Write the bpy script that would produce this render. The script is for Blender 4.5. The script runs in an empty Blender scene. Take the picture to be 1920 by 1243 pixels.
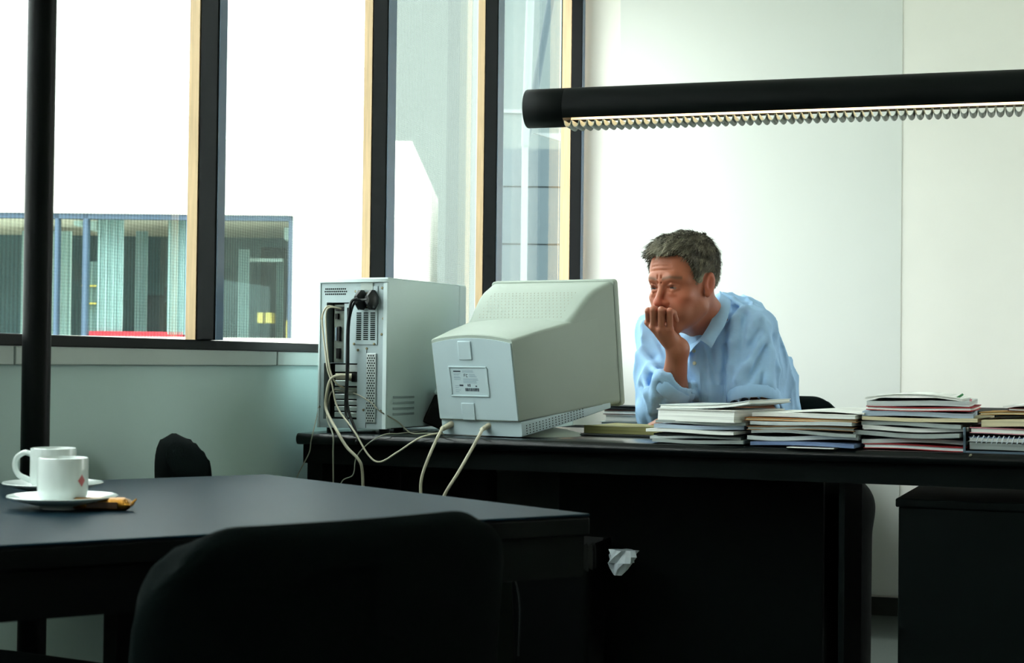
import bpy, math, random
import numpy as np
from mathutils import Matrix, Vector
from math import sin, cos, pi, radians, atan2, sqrt

random.seed(7)
rng = np.random.default_rng(11)
SC = bpy.context.scene
COL = SC.collection

# ------------------------------------------------------------------ camera
F_PX, CAM_H = 3000.0, 0.95
YAW, PITCH, ROLL = radians(17.2), radians(1.09), 0.0115
cam_d = bpy.data.cameras.new('camera')
cam_d.sensor_fit = 'HORIZONTAL'; cam_d.sensor_width = 36.0
cam_d.lens = F_PX * 36.0 / 1920.0
cam_d.clip_end = 300
cam = bpy.data.objects.new('camera', cam_d)
COL.objects.link(cam)
RM = Matrix.Rotation(YAW, 3, 'Z') @ Matrix.Rotation(pi / 2 + PITCH, 3, 'X') @ Matrix.Rotation(ROLL, 3, 'Z')
cam.matrix_world = Matrix.Translation((0, 0, CAM_H)) @ RM.to_4x4()
cam_d.dof.use_dof = True
cam_d.dof.focus_distance = 3.95
cam_d.dof.aperture_fstop = 11.0
SC.camera = cam

# ------------------------------------------------------------------ sky and exposure
world = bpy.data.worlds.new('overcast_sky'); SC.world = world
world.use_nodes = True
wb = world.node_tree.nodes['Background']
wb.inputs[0].default_value = (0.96, 1.0, 1.0, 1)
SKY_ZENITH = 12.5   # overcast sky: three times brighter overhead than at the horizon
_n = world.node_tree.nodes; _l = world.node_tree.links
_tc = _n.new('ShaderNodeTexCoord'); _sp = _n.new('ShaderNodeSeparateXYZ'); _mr = _n.new('ShaderNodeMapRange')
_mr.inputs['From Min'].default_value = 0.0; _mr.inputs['From Max'].default_value = 1.0
_mr.inputs['To Min'].default_value = SKY_ZENITH / 3; _mr.inputs['To Max'].default_value = SKY_ZENITH
_l.new(_tc.outputs['Generated'], _sp.inputs[0]); _l.new(_sp.outputs['Z'], _mr.inputs['Value']); _l.new(_mr.outputs[0], wb.inputs[1])
SC.view_settings.view_transform = 'Standard'
SC.view_settings.look = 'None'
SC.view_settings.exposure = 0.24
SC.view_settings.gamma = 1.0
SC.view_settings.use_curve_mapping = False
SC.cycles.max_bounces = 10
SC.cycles.diffuse_bounces = 5
SC.cycles.transparent_max_bounces = 16
SC.cycles.caustics_reflective = False
SC.cycles.caustics_refractive = False

# ------------------------------------------------------------------ measuring helpers (photo pixel + known plane -> place in the room)
RN = np.array(RM)
CN = np.array([0, 0, CAM_H])
def ray(x, y): return RN @ np.array([(x - 960) / F_PX, -(y - 621.5) / F_PX, -1.0])
def on_z(x, y, z): d = ray(x, y); return CN + d * (z - CAM_H) / d[2]
def on_X(x, y, X): d = ray(x, y); return CN + d * X / d[0]
def on_Y(x, y, Y): d = ray(x, y); return CN + d * Y / d[1]
def at_D(x, y, D): return CN + ray(x, y) * D
FWD = np.array([-sin(YAW), cos(YAW), 0]); RGT = np.array([cos(YAW), sin(YAW), 0]); UP = np.array([0, 0, 1.0])

# ------------------------------------------------------------------ materials
def lin(c):
    c = c / 255.0
    return c / 12.92 if c <= 0.04045 else ((c + 0.055) / 1.055) ** 2.4
def rgb(r, g, b): return (lin(r), lin(g), lin(b), 1)
def mat(name, col, rough=0.6, metal=0.0, spec=0.5, var=0.0, vscale=8.0, stretch=(1, 1, 1), bump=0.0, bscale=60.0, coat=0.0, sheen=0.0):
    m = bpy.data.materials.new(name); m.use_nodes = True
    nt = m.node_tree; N = nt.nodes; L = nt.links
    b = N['Principled BSDF']
    b.inputs['Base Color'].default_value = col
    b.inputs['Roughness'].default_value = rough
    b.inputs['Metallic'].default_value = metal
    b.inputs['Specular IOR Level'].default_value = spec
    b.inputs['Coat Weight'].default_value = coat
    b.inputs['Sheen Weight'].default_value = sheen
    if var or bump:
        tc = N.new('ShaderNodeTexCoord'); mp = N.new('ShaderNodeMapping')
        mp.inputs['Scale'].default_value = stretch
        L.new(tc.outputs['Object'], mp.inputs['Vector'])
        if var:
            nz = N.new('ShaderNodeTexNoise'); nz.inputs['Scale'].default_value = vscale; nz.inputs['Detail'].default_value = 5
            L.new(mp.outputs[0], nz.inputs['Vector'])
            cr = N.new('ShaderNodeValToRGB')
            lo = [max(0, c * (1 - var)) for c in col[:3]] + [1]; hi = [min(1, c * (1 + var)) for c in col[:3]] + [1]
            cr.color_ramp.elements[0].position = 0.3; cr.color_ramp.elements[1].position = 0.7
            cr.color_ramp.elements[0].color = lo; cr.color_ramp.elements[1].color = hi
            L.new(nz.outputs['Fac'], cr.inputs[0]); L.new(cr.outputs[0], b.inputs['Base Color'])
        if bump:
            nb = N.new('ShaderNodeTexNoise'); nb.inputs['Scale'].default_value = bscale; nb.inputs['Detail'].default_value = 4
            L.new(mp.outputs[0], nb.inputs['Vector'])
            bp = N.new('ShaderNodeBump'); bp.inputs['Strength'].default_value = bump; bp.inputs['Distance'].default_value = 0.004
            L.new(nb.outputs['Fac'], bp.inputs['Height']); L.new(bp.outputs[0], b.inputs['Normal'])
    return m

M = {}
M['wall'] = mat('wall_paint_cream', rgb(250, 248, 240), 0.8, var=0.02, vscale=3, bump=0.05, bscale=150)
M['panel_cool'] = mat('wall_board_cool_white', rgb(228, 231, 226), 0.75, var=0.015, vscale=2)
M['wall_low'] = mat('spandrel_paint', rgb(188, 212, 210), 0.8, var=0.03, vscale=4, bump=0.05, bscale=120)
M['ceiling'] = mat('ceiling_white', rgb(236, 238, 232), 0.9, var=0.01, vscale=3)
M['floor'] = mat('carpet_grey', rgb(54, 62, 58), 0.95, var=0.15, vscale=120, bump=0.3, bscale=400)
M['rear_wall'] = mat('rear_wall_grey', rgb(160, 164, 158), 0.85, var=0.02)
M['side_wall'] = mat('side_wall_paint', rgb(226, 226, 212), 0.85, var=0.02)
M['base'] = mat('baseboard_dark', rgb(34, 38, 34), 0.6, var=0.1)
M['steel_black'] = mat('black_painted_steel', rgb(3, 6, 7), 0.4, spec=0.12, var=0.1, vscale=20)
M['post_sheen'] = mat('post_sheen_blue', rgb(84, 108, 136), 0.25, spec=0.6, var=0.08, vscale=10)  # daylight reflected on the posts' room side, put into the colour
M['wood'] = mat('pale_maple', rgb(206, 174, 134), 0.5, var=0.14, vscale=6, stretch=(30, 30, 1.2))
M['cover'] = mat('sill_cover_grey', rgb(176, 188, 184), 0.5, var=0.03)
M['desk'] = mat('desk_black_lacquer', rgb(5, 9, 10), 0.25, spec=0.35, var=0.1, vscale=30)
M['desk_dull'] = mat('desk_black_board', rgb(5, 11, 11), 0.6, spec=0.08, var=0.15, vscale=20)
M['shaded_wall'] = mat('shaded_wall_grey', rgb(74, 86, 82), 0.7, var=0.08)  # shade on the wall under the desk, put into the colour
M['table'] = mat('table_dark_linoleum', rgb(17, 35, 45), 0.40, spec=0.02, var=0.08, vscale=40, bump=0.03, bscale=300)
M['table_edge'] = mat('table_edge_black', rgb(4, 7, 7), 0.6, spec=0.1, var=0.1)
M['fabric_black'] = mat('black_upholstery', rgb(6, 12, 12), 0.95, spec=0.03, var=0.2, vscale=300, bump=0.3, bscale=700, sheen=0.0)
M['plastic_black'] = mat('black_plastic', rgb(4, 6, 7), 0.45, spec=0.25, var=0.1)
M['chrome'] = mat('chrome', rgb(200, 206, 212), 0.12, metal=1.0, var=0.02)
M['pc_beige'] = mat('pc_case_beige', rgb(216, 232, 234), 0.55, spec=0.4, var=0.02, vscale=5, bump=0.08, bscale=900)
M['pc_metal'] = mat('pc_zinc_plate', rgb(166, 182, 186), 0.45, metal=0.15, spec=0.5, var=0.04, vscale=12)
M['pc_bracket'] = mat('pc_slot_bracket', rgb(196, 204, 204), 0.32, metal=0.7, var=0.05, vscale=20)
M['hole'] = mat('dark_opening', rgb(14, 20, 20), 0.8, spec=0.1, var=0.1)
M['screw'] = mat('screw_brass', rgb(130, 122, 96), 0.35, metal=0.8, var=0.1, vscale=60)
M['crt'] = mat('monitor_plastic', rgb(160, 170, 160), 0.6, spec=0.35, var=0.02, vscale=6, bump=0.1, bscale=1100)
M['crt_back'] = mat('monitor_back_plastic', rgb(184, 202, 208), 0.6, spec=0.35, var=0.02, vscale=6, bump=0.08, bscale=1100)
M['screen'] = mat('crt_glass', rgb(20, 24, 24), 0.08, spec=0.6, var=0.05)
M['label'] = mat('label_paper', rgb(186, 204, 210), 0.5, var=0.02)
M['ink'] = mat('label_ink', rgb(36, 48, 62), 0.6, var=0.1)
M['ink_soft'] = mat('label_ink_soft', rgb(128, 150, 168), 0.6, var=0.1)
M['cable'] = mat('cable_putty', rgb(196, 190, 168), 0.5, var=0.04, vscale=30)
M['cable_grey'] = mat('cable_grey', rgb(146, 146, 130), 0.5, var=0.04, vscale=30)
M['cable_black'] = mat('cable_black', rgb(12, 15, 18), 0.4, var=0.1)
M['china'] = mat('white_china', rgb(216, 224, 222), 0.16, spec=0.55, var=0.01, coat=0.3)
M['emblem'] = mat('emblem_red', rgb(186, 96, 96), 0.3, var=0.03)
M['gold'] = mat('gold_foil', rgb(158, 108, 34), 0.28, metal=0.75, var=0.25, vscale=60, bump=0.5, bscale=200)
M['foil_dark'] = mat('foil_brown_print', rgb(64, 40, 20), 0.35, metal=0.3, var=0.3, vscale=70)
M['lamp_black'] = mat('lamp_housing_black', rgb(4, 8, 8), 0.5, spec=0.15, var=0.08, vscale=20)
M['reflector'] = mat('lamp_reflector_white', rgb(236, 226, 204), 0.4, spec=0.5, var=0.02)
M['blade'] = mat('louver_blade_aluminium', rgb(150, 156, 144), 0.4, metal=0.3, var=0.05, vscale=40)
M['bag'] = mat('white_plastic_bag', rgb(206, 216, 224), 0.3, spec=0.6, var=0.08, vscale=30)
M['trouser'] = mat('dark_trousers', rgb(16, 19, 18), 0.9, spec=0.1, var=0.2, vscale=40, bump=0.2, bscale=60)
M['shoe'] = mat('grey_leather_shoe', rgb(88, 98, 96), 0.4, var=0.1)
M['brass'] = mat('pencil_pale', rgb(190, 184, 160), 0.5, var=0.08)

def emission(name, col, s):
    m = bpy.data.materials.new(name); m.use_nodes = True
    N = m.node_tree.nodes; N.clear()
    o = N.new('ShaderNodeOutputMaterial'); e = N.new('ShaderNodeEmission')
    e.inputs[0].default_value = col; e.inputs[1].default_value = s
    m.node_tree.links.new(e.outputs[0], o.inputs[0]); return m
M['tube'] = emission('fluorescent_glow', (1.0, 0.80, 0.55, 1), 9.0)

def glass_mat():
    m = bpy.data.materials.new('window_glass'); m.use_nodes = True
    N = m.node_tree.nodes; L = m.node_tree.links; N.clear()
    o = N.new('ShaderNodeOutputMaterial'); t = N.new('ShaderNodeBsdfTransparent'); g = N.new('ShaderNodeBsdfGlossy')
    t.inputs[0].default_value = (0.965, 0.985, 0.975, 1); g.inputs['Roughness'].default_value = 0.03
    mx = N.new('ShaderNodeMixShader'); lw = N.new('ShaderNodeLayerWeight'); lw.inputs[0].default_value = 0.12
    mr = N.new('ShaderNodeMapRange'); mr.inputs['To Max'].default_value = 0.35
    L.new(lw.outputs['Fresnel'], mr.inputs[0]); L.new(mr.outputs[0], mx.inputs[0])
    L.new(t.outputs[0], mx.inputs[1]); L.new(g.outputs[0], mx.inputs[2]); L.new(mx.outputs[0], o.inputs[0])
    return m
M['glass'] = glass_mat()

def screen_mat(trans=0.80):
    """woven sun screen: open weave lets part of the view through, threads scatter the rest"""
    m = bpy.data.materials.new('woven_sun_screen'); m.use_nodes = True
    N = m.node_tree.nodes; L = m.node_tree.links; N.clear()
    o = N.new('ShaderNodeOutputMaterial')
    t = N.new('ShaderNodeBsdfTransparent'); tl = N.new('ShaderNodeBsdfTranslucent'); df = N.new('ShaderNodeBsdfDiffuse')
    tl.inputs[0].default_value = (0.020, 0.024, 0.024, 1); df.inputs[0].default_value = (0.05, 0.06, 0.06, 1)
    t.inputs[0].default_value = (0.97, 1.0, 0.985, 1)
    mx1 = N.new('ShaderNodeMixShader'); mx1.inputs[0].default_value = 0.70
    L.new(tl.outputs[0], mx1.inputs[1]); L.new(df.outputs[0], mx1.inputs[2])
    tc = N.new('ShaderNodeTexCoord'); sep = N.new('ShaderNodeSeparateXYZ'); L.new(tc.outputs['Object'], sep.inputs[0])
    def wave(out, period, amp):
        a = N.new('ShaderNodeMath'); a.operation = 'MULTIPLY'; a.inputs[1].default_value = 2 * pi / period; L.new(out, a.inputs[0])
        s = N.new('ShaderNodeMath'); s.operation = 'SINE'; L.new(a.outputs[0], s.inputs[0])
        k = N.new('ShaderNodeMath'); k.operation = 'MULTIPLY'; k.inputs[1].default_value = amp; L.new(s.outputs[0], k.inputs[0]); return k.outputs[0]
    w1 = wave(sep.outputs['Y'], 0.0125, 0.065); w2 = wave(sep.outputs['Z'], 0.0065, 0.02)
    ad = N.new('ShaderNodeMath'); ad.operation = 'ADD'; L.new(w1, ad.inputs[0]); L.new(w2, ad.inputs[1])
    ad2 = N.new('ShaderNodeMath'); ad2.operation = 'ADD'; ad2.inputs[1].default_value = trans; L.new(ad.outputs[0], ad2.inputs[0])
    mx = N.new('ShaderNodeMixShader'); L.new(ad2.outputs[0], mx.inputs[0])
    L.new(mx1.outputs[0], mx.inputs[1]); L.new(t.outputs[0], mx.inputs[2]); L.new(mx.outputs[0], o.inputs[0])
    return m
M['screen_cloth'] = screen_mat()

# ------------------------------------------------------------------ mesh helpers
class MB:
    def __init__(s): s.v = []; s.f = []
    def add(s, vs, fs):
        n = len(s.v); s.v += [tuple(map(float, v)) for v in vs]; s.f += [tuple(i + n for i in f) for f in fs]; return s
    def box(s, x0, x1, y0, y1, z0, z1):
        return s.add([(x0,y0,z0),(x1,y0,z0),(x1,y1,z0),(x0,y1,z0),(x0,y0,z1),(x1,y0,z1),(x1,y1,z1),(x0,y1,z1)],
                     [(0,3,2,1),(4,5,6,7),(0,1,5,4),(1,2,6,5),(2,3,7,6),(3,0,4,7)])
    def prism(s, poly, z0, z1):
        n = len(poly)
        vs = [(x, y, z0) for x, y in poly] + [(x, y, z1) for x, y in poly]
        fs = [tuple(range(n - 1, -1, -1)), tuple(range(n, 2 * n))] + [(i, (i + 1) % n, n + (i + 1) % n, n + i) for i in range(n)]
        return s.add(vs, fs)
    def loft(s, rings, cap0=True, cap1=True, closed=True):
        n = len(rings[0]); vs = [p for r in rings for p in r]; fs = []
        for k in range(len(rings) - 1):
            for i in range(n if closed else n - 1):
                j = (i + 1) % n
                fs.append((k * n + i, k * n + j, (k + 1) * n + j, (k + 1) * n + i))
        if cap0: fs.append(tuple(range(n - 1, -1, -1)))
        if cap1: b = (len(rings) - 1) * n; fs.append(tuple(range(b, b + n)))
        return s.add(vs, fs)
    def lathe(s, prof, n=40, c=(0, 0, 0)):
        rings = [[(c[0] + r * cos(2 * pi * i / n), c[1] + r * sin(2 * pi * i / n), c[2] + z) for i in range(n)] for r, z in prof]
        return s.loft(rings, prof[0][0] > 1e-6, prof[-1][0] > 1e-6)
    def cyl(s, a, b, r0, r1=None, n=16):
        return s.tube([a, b], [r0, r1 if r1 is not None else r0], n)
    def tube(s, pts, r, n=8):
        pts = [np.array(p, float) for p in pts]; m = len(pts)
        rs = r if isinstance(r, (list, tuple)) else [r] * m
        tang = [pts[min(i + 1, m - 1)] - pts[max(i - 1, 0)] for i in range(m)]
        tang = [t / (np.linalg.norm(t) + 1e-12) for t in tang]
        up = np.array([0, 0, 1.0]) if abs(tang[0][2]) < 0.9 else np.array([1.0, 0, 0])
        a = np.cross(tang[0], up); a /= np.linalg.norm(a); rings = []
        for i in range(m):
            a = a - tang[i] * (a @ tang[i]); a /= np.linalg.norm(a) + 1e-12; b = np.cross(tang[i], a)
            rings.append([tuple(pts[i] + rs[i] * (a * cos(2 * pi * k / n) + b * sin(2 * pi * k / n))) for k in range(n)])
        return s.loft(rings)
    def xf(s, fn): s.v = [tuple(fn(np.array(p))) for p in s.v]; return s
    def build(s, name, m, parent=None, smooth=False, bevel=0.0, label=None, kind=None, seg=2, angle=40):
        me = bpy.data.meshes.new(name); me.from_pydata(s.v, [], s.f); me.update()
        o = bpy.data.objects.new(name, me); COL.objects.link(o)
        me.materials.append(M[m] if isinstance(m, str) else m)
        import bmesh
        bm = bmesh.new(); bm.from_mesh(me); bmesh.ops.recalc_face_normals(bm, faces=bm.faces); bm.to_mesh(me); bm.free()
        if smooth:
            me.polygons.foreach_set('use_smooth', [True] * len(me.polygons))
            me.set_sharp_from_angle(angle=radians(angle))
        if bevel:
            md = o.modifiers.new('bevel', 'BEVEL'); md.width = bevel; md.segments = seg; md.limit_method = 'ANGLE'; md.angle_limit = radians(35)
            me.polygons.foreach_set('use_smooth', [True] * len(me.polygons)); me.set_sharp_from_angle(angle=radians(35))
        if parent: o.parent = parent
        if label: o['label'] = label
        if kind: o['kind'] = kind
        return o

def thing(name, label, cat, loc=(0, 0, 0), rz=0.0, group=None):
    o = bpy.data.objects.new(name, None); COL.objects.link(o); o.empty_display_size = 0.05
    o.location = tuple(map(float, loc)); o.rotation_euler = (0, 0, rz); o['label'] = label; o['category'] = cat
    if group: o['group'] = group
    return o
def tag(o, label, cat, group=None):
    o['label'] = label; o['category'] = cat
    if group: o['group'] = group
    return o
def struct(o, label=None, cat=None):
    o['kind'] = 'structure'
    if label: o['label'] = label
    if cat: o['category'] = cat
    return o
def setting(name, label, cat, loc=(0, 0, 0)):
    o = thing(name, label, cat, loc); o['kind'] = 'structure'; return o
def spline(pts, n=10):
    """Catmull-Rom through the points"""
    P = [np.array(p, float) for p in pts]; P = [2 * P[0] - P[1]] + P + [2 * P[-1] - P[-2]]; out = []
    for i in range(1, len(P) - 2):
        for k in range(n):
            t = k / n; a, b, c, d = P[i - 1:i + 3]
            out.append(0.5 * (2 * b + (c - a) * t + (2 * a - 5 * b + 4 * c - d) * t * t + (3 * b - a - 3 * c + d) * t ** 3))
    out.append(P[-2]); return out
def rrect(w, h, r, n=5, cx=0.0, cy=0.0):
    out = []
    for sx, sy, a0 in ((1, 1, 0), (-1, 1, pi / 2), (-1, -1, pi), (1, -1, 3 * pi / 2)):
        for k in range(n + 1):
            a = a0 + (pi / 2) * k / n
            out.append((cx + sx * (w / 2 - r) + r * cos(a), cy + sy * (h / 2 - r) + r * sin(a)))
    return out

# ------------------------------------------------------------------ the room shell
WX = -1.68            # window wall, inner plane
YB = 6.28             # back wall
XR, YF, ZC = 2.4, -2.6, 2.9
ZS, ZH = 0.990, 2.55  # sill top, window head
struct(MB().box(WX - .14, XR + .14, YF - .1, YB + .1, -.1, 0).build('floor', 'floor'), 'grey carpeted office floor in shadow', 'floor')
struct(MB().box(WX - .14, XR + .14, YF - .1, YB + .1, ZC, ZC + .1).build('ceiling', 'ceiling'), 'white office ceiling above the frame', 'ceiling')
wb_ = setting('wall_back', 'bright cream white wall behind the seated man', 'wall')
MB().box(WX - .03, XR + .14, YB, YB + .12, 0, ZC).build('plaster', 'wall', wb_)
xa, xb = on_Y(1160, 400, YB)[0], on_Y(1690, 400, YB)[0]
MB().box(xa, xb, YB - .0035, YB - .0005, .075, ZC - .002).build('wall_board', 'panel_cool', wb_, label='cool white wall board')
struct(MB().box(WX + .001, XR - .001, YB - .02, YB - .0125, .001, .07).build('baseboard_back', 'base'), 'dark baseboard along the bright back wall', 'baseboard')
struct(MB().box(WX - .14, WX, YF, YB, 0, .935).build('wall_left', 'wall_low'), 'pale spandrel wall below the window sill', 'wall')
struct(MB().box(WX - .14, WX, YF, YB, ZH, ZC - .001).build('wall_left_head', 'wall'), 'cream wall strip above the tall windows', 'wall')
struct(MB().box(WX - .14, XR + .14, YF - .1, YF, 0, ZC).build('wall_front', 'rear_wall'), 'grey wall behind the camera', 'wall')
RW0, RW1 = 4.6, 6.2   # added window opening, out of view, lighting the right side of the room
rw = setting('wall_right', 'cream wall on the right with an added window', 'wall')
MB().box(XR, XR + .14, YF, RW0, 0, ZC).build('plaster', 'side_wall', rw)
MB().box(XR, XR + .14, RW1, YB, 0, ZC).build('plaster', 'side_wall', rw)
MB().box(XR, XR + .14, RW0, RW1, 0, .9).build('plaster', 'side_wall', rw)
MB().box(XR, XR + .14, RW0, RW1, ZH, ZC).build('plaster', 'side_wall', rw)
w5 = setting('window_9', 'added unseen window lighting the right side of the room', 'window')
for k in range(4):
    y = RW0 + (RW1 - RW0) * k / 3
    MB().box(XR + .02, XR + .08, min(y, RW1 - .05), min(y, RW1 - .05) + .05, .9, ZH).build('mullion', 'steel_black', w5)
MB().box(XR + .045, XR + .05, RW0 + .05, RW1 - .05, .9, ZH).build('pane', 'glass', w5)

# sill rail and cover strip
struct(MB().box(WX - .06, WX + .016, YF, YB - .013, .9685, ZS).build('trim_1', 'steel_black', bevel=.002), 'black window sill rail along the window wall', 'trim')
tr2 = setting('trim_2', 'grey cover strip in lengths under the black sill', 'trim')
ys = [2.432 + 1.06 * k for k in range(-5, 5)]
for a, b in zip(ys[:-1], ys[1:]):
    b = min(b, YB - .016)
    if b - a < .05: continue
    MB().box(WX - .03, WX + .012, a + .003, b - .003, .935, .968).build('cover_panel', 'cover', tr2, bevel=.0015)

# windows: black post + pale wood post + pane (+ woven screen) per bay
posts = [-1.85, -.86, .13, 1.126, 2.12, 3.112, 4.098, 5.09, 6.198]
EPS = {3.112: .043, 4.098: .068, 5.09: .072, 6.198: .045}
wl = {5: 'window bay left of the first wood-edged post', 6: 'window bay with the far window edge in view', 7: 'window bay above the grey computer tower', 8: 'narrow clear window bay beside the white wall'}
for k in range(1, len(posts)):
    a, b = posts[k - 1], posts[k]
    ep = EPS.get(b, .06); ea = EPS.get(a, .06)
    w = setting('window_%d' % k, wl.get(k, 'tall window %s nearer the camera than the column' % ('', 'four bays', 'three bays', 'two bays', 'one bay')[min(k, 4)]), 'window')
    MB().box(WX, WX + .043, b, b + ep, ZS, ZH).build('post', 'steel_black', w, bevel=.002)
    MB().box(WX + .0432, WX + .0452, b + .004, b + ep - .006, ZS, ZH).build('post_sheen_strip', 'post_sheen', w)  # strip carrying the painted reflection
    wdep = .04 if k == 8 else .024
    MB().box(WX - .002 - wdep, WX - .002, b - .001, b + .05, ZS, ZH).build('wood_post', 'wood', w)
    MB().box(WX - .046, WX - .042, a + .05, b - .0015, ZS, ZH).build('pane', 'glass', w)
    if k < 8:
        sc = MB().box(WX - .0295, WX - .0288, a + .05, b - .0015, ZS + .002, ZH).build('sun_screen', 'screen_cloth')
        tag(sc, {5: 'white woven sun screen behind the round black column', 6: 'white woven sun screen between first and second black posts', 7: 'white woven sun screen above the computer tower'}.get(k, 'white woven sun screen %s nearer the camera than the column' % ('', 'four bays', 'three bays', 'two bays', 'one bay')[min(k, 4)]), 'sun screen', 'woven sun screens over the windows')

# round steel column in front of the windows
cp = at_D(73, 400, 2.72)
c0 = thing('round_column', 'round black steel column left of the coffee cups', 'column', (cp[0], cp[1], 0))
MB().cyl((0, 0, .0), (0, 0, ZC), .0238, n=40).build('shaft', 'steel_black', c0, smooth=True)
MB().lathe([(.05, 0), (.05, .006), (.026, .012)], 32).build('foot_plate', 'steel_black', c0, smooth=True)

# ------------------------------------------------------------------ outside
M['facade'] = mat('white_render_facade', rgb(234, 230, 216), 0.85, var=0.02, vscale=1)
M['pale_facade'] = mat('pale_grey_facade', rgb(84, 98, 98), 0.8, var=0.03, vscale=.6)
M['grey_clad'] = mat('blue_grey_cladding', rgb(52, 70, 76), 0.7, var=0.05, vscale=1.5)
M['frame_blue'] = mat('blue_grey_window_frame', rgb(60, 82, 104), 0.5, var=0.05)
M['room_teal'] = mat('far_room_teal_wall', rgb(78, 106, 112), 0.8, var=0.2, vscale=.8)
M['room_dark'] = mat('far_room_dark_cupboard', rgb(40, 52, 54), 0.8, var=0.15)
M['curtain'] = mat('far_room_pale_curtain', rgb(178, 202, 202), 0.8, var=0.05, vscale=4)
M['red'] = mat('red_bench', rgb(200, 44, 62), 0.6, var=0.05)
M['yellow'] = mat('yellow_cloth', rgb(206, 190, 96), 0.7, var=0.06)
M['ground'] = mat('courtyard_paving', rgb(150, 152, 146), 0.9, var=0.06, vscale=2)
M['white_steel'] = mat('white_painted_steel', rgb(108, 120, 120), 0.5, var=0.02)
struct(MB().box(-40, WX - .16, -30, 60, -.6, -.5).build('ground_outside', 'ground'), 'pale courtyard paving outside the windows', 'ground')
struct(MB().box(XR + .16, 30, -30, 60, -.6, -.5).build('ground_outside_right', 'ground'), 'pale paving outside the added right-hand window', 'ground')

# white building across the courtyard, facing the camera; local x = to the right, y = away, z = up
DB = 14.0
bo = at_D(768, 600, DB)
bl = thing('white_building', 'white rendered building with a ribbon window across the courtyard', 'building', (bo[0], bo[1], 0), YAW)
def bx(px): return (px - 768) * DB / F_PX
def bz(px, py): return at_D(px, py, DB)[2]
zt, zw1, zw0 = bz(600, 262), bz(300, 401), bz(300, 637)
x_end, x_l = bx(547), bx(-900)
MB().box(x_l, 0, 0, 5, zw1, zt).build('wall', 'facade', bl)
MB().box(x_l, 0, 0, 5, -.5, zw0).build('wall', 'facade', bl)
MB().box(x_end, 0, 0, 5, zw0, zw1).build('wall', 'facade', bl)
MB().box(x_l - .5, x_l, 0, 5, -.5, zt).build('wall', 'facade', bl)
MB().box(x_l, x_end, 2.6, 2.7, zw0, zw1).build('far_room_wall', 'room_teal', bl)
fw = bx(160) - bx(153)
MB().box(x_l, x_end, .03, .12, zw1 - .045, zw1).build('window_head', 'frame_blue', bl)
MB().box(x_l, x_end, .0, .12, zw0, zw0 + .025).build('window_sill', 'facade', bl)
for px0, px1 in ((98, 105), (151, 160), (346, 352), (538, 547), (-190, -183), (-480, -473)):
    MB().box(bx(px0), bx(px1), .03, .12, zw0, zw1).build('window_mullion', 'frame_blue', bl)
for p0, p1 in ((-183, 98), (105, 151), (160, 346), (352, 538)):
    MB().box(bx(p0), bx(p1), .07, .075, zw0 + .025, zw1 - .045).build('pane', 'glass', bl)
def far(name, m, p0, p1, q0, q1, y0, y1): # a block inside the far room
    return MB().box(bx(p0), bx(p1), y0, y1, bz(300, q1), bz(300, q0)).build(name, m, bl)
def curtain(p0, p1, q0, q1, y):
    a, b = bx(p0), bx(p1); n = 36
    pts = [(a + (b - a) * i / n, y + .02 * sin(i * 1.9)) for i in range(n + 1)]
    mb = MB(); z0, z1 = bz(300, q1), bz(300, q0)
    poly = pts + [(x, yy + .01) for x, yy in reversed(pts)]
    return mb.prism(poly, z0, z1).build('curtain', 'curtain', bl)
curtain(161, 212, 405, 632, .35); curtain(212, 236, 420, 632, .8); curtain(299, 343, 405, 626, .3)
curtain(106, 148, 480, 632, .9); curtain(420, 442, 455, 632, .7); curtain(486, 500, 470, 632, 1.0)
curtain(-60, 45, 410, 630, 1.5)
far('cupboard', 'room_dark', 212, 262, 545, 634, 1.0, 1.4); far('cupboard', 'room_dark', 258, 298, 425, 634, 1.2, 1.5)
far('cupboard', 'room_dark', 440, 485, 440, 634, 1.4, 1.7); far('cupboard', 'room_dark', 270, 296, 530, 560, .8, 1.0)
far('pendant_lamp', 'curtain', 106, 120, 406, 415, .5, .7); far('pendant_lamp', 'curtain', 136, 150, 406, 424, .5, .7)
far('pendant_lamp', 'curtain', 515, 535, 415, 438, .5, .7); far('ceiling_beam', 'curtain', 420, 500, 470, 476, .9, 1.0)
far('bench', 'red', 150, 330, 621, 631, .3, .5)
far('cushion', 'yellow', 462, 472, 580, 600, .6, .8); far('cushion', 'yellow', 478, 490, 580, 600, .6, .8); far('cushion', 'yellow', 518, 535, 595, 632, .6, .8)
far('shelf', 'yellow', 106, 148, 528, 531, .8, .9); far('shelf', 'yellow', 114, 148, 563, 566, .8, .9)

# pale block further right, dark clad block in front of it, white column with raking strut
po = at_D(690, 600, 26.0)
pb = thing('pale_office_block', 'pale blue-grey office block seen through the clear window', 'building', (po[0], po[1], 0), YAW)
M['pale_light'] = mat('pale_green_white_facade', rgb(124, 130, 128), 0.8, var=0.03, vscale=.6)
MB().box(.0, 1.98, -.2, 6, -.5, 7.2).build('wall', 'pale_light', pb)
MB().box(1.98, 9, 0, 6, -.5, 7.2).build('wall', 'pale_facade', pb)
for k in range(2):
    MB().box(1.99, 9, -.03, 0, 2.6 + k * 2.4, 2.66 + k * 2.4).build('string_course', 'white_steel', pb)
DG = 17.0
go = at_D(924, 600, DG)
gb = thing('clad_annex', 'low blue-grey clad annex outside the clear window', 'building', (go[0], go[1], 0), YAW)
zg = at_D(1000, 277, DG)[2]
MB().box(0, 2.6, .05, 3, -.5, zg - .02).build('wall', 'grey_clad', gb)
zz = [zg, at_D(1000, 350, DG)[2], at_D(1000, 458, DG)[2], at_D(1000, 566, DG)[2], 0.1, -.5]
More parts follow.
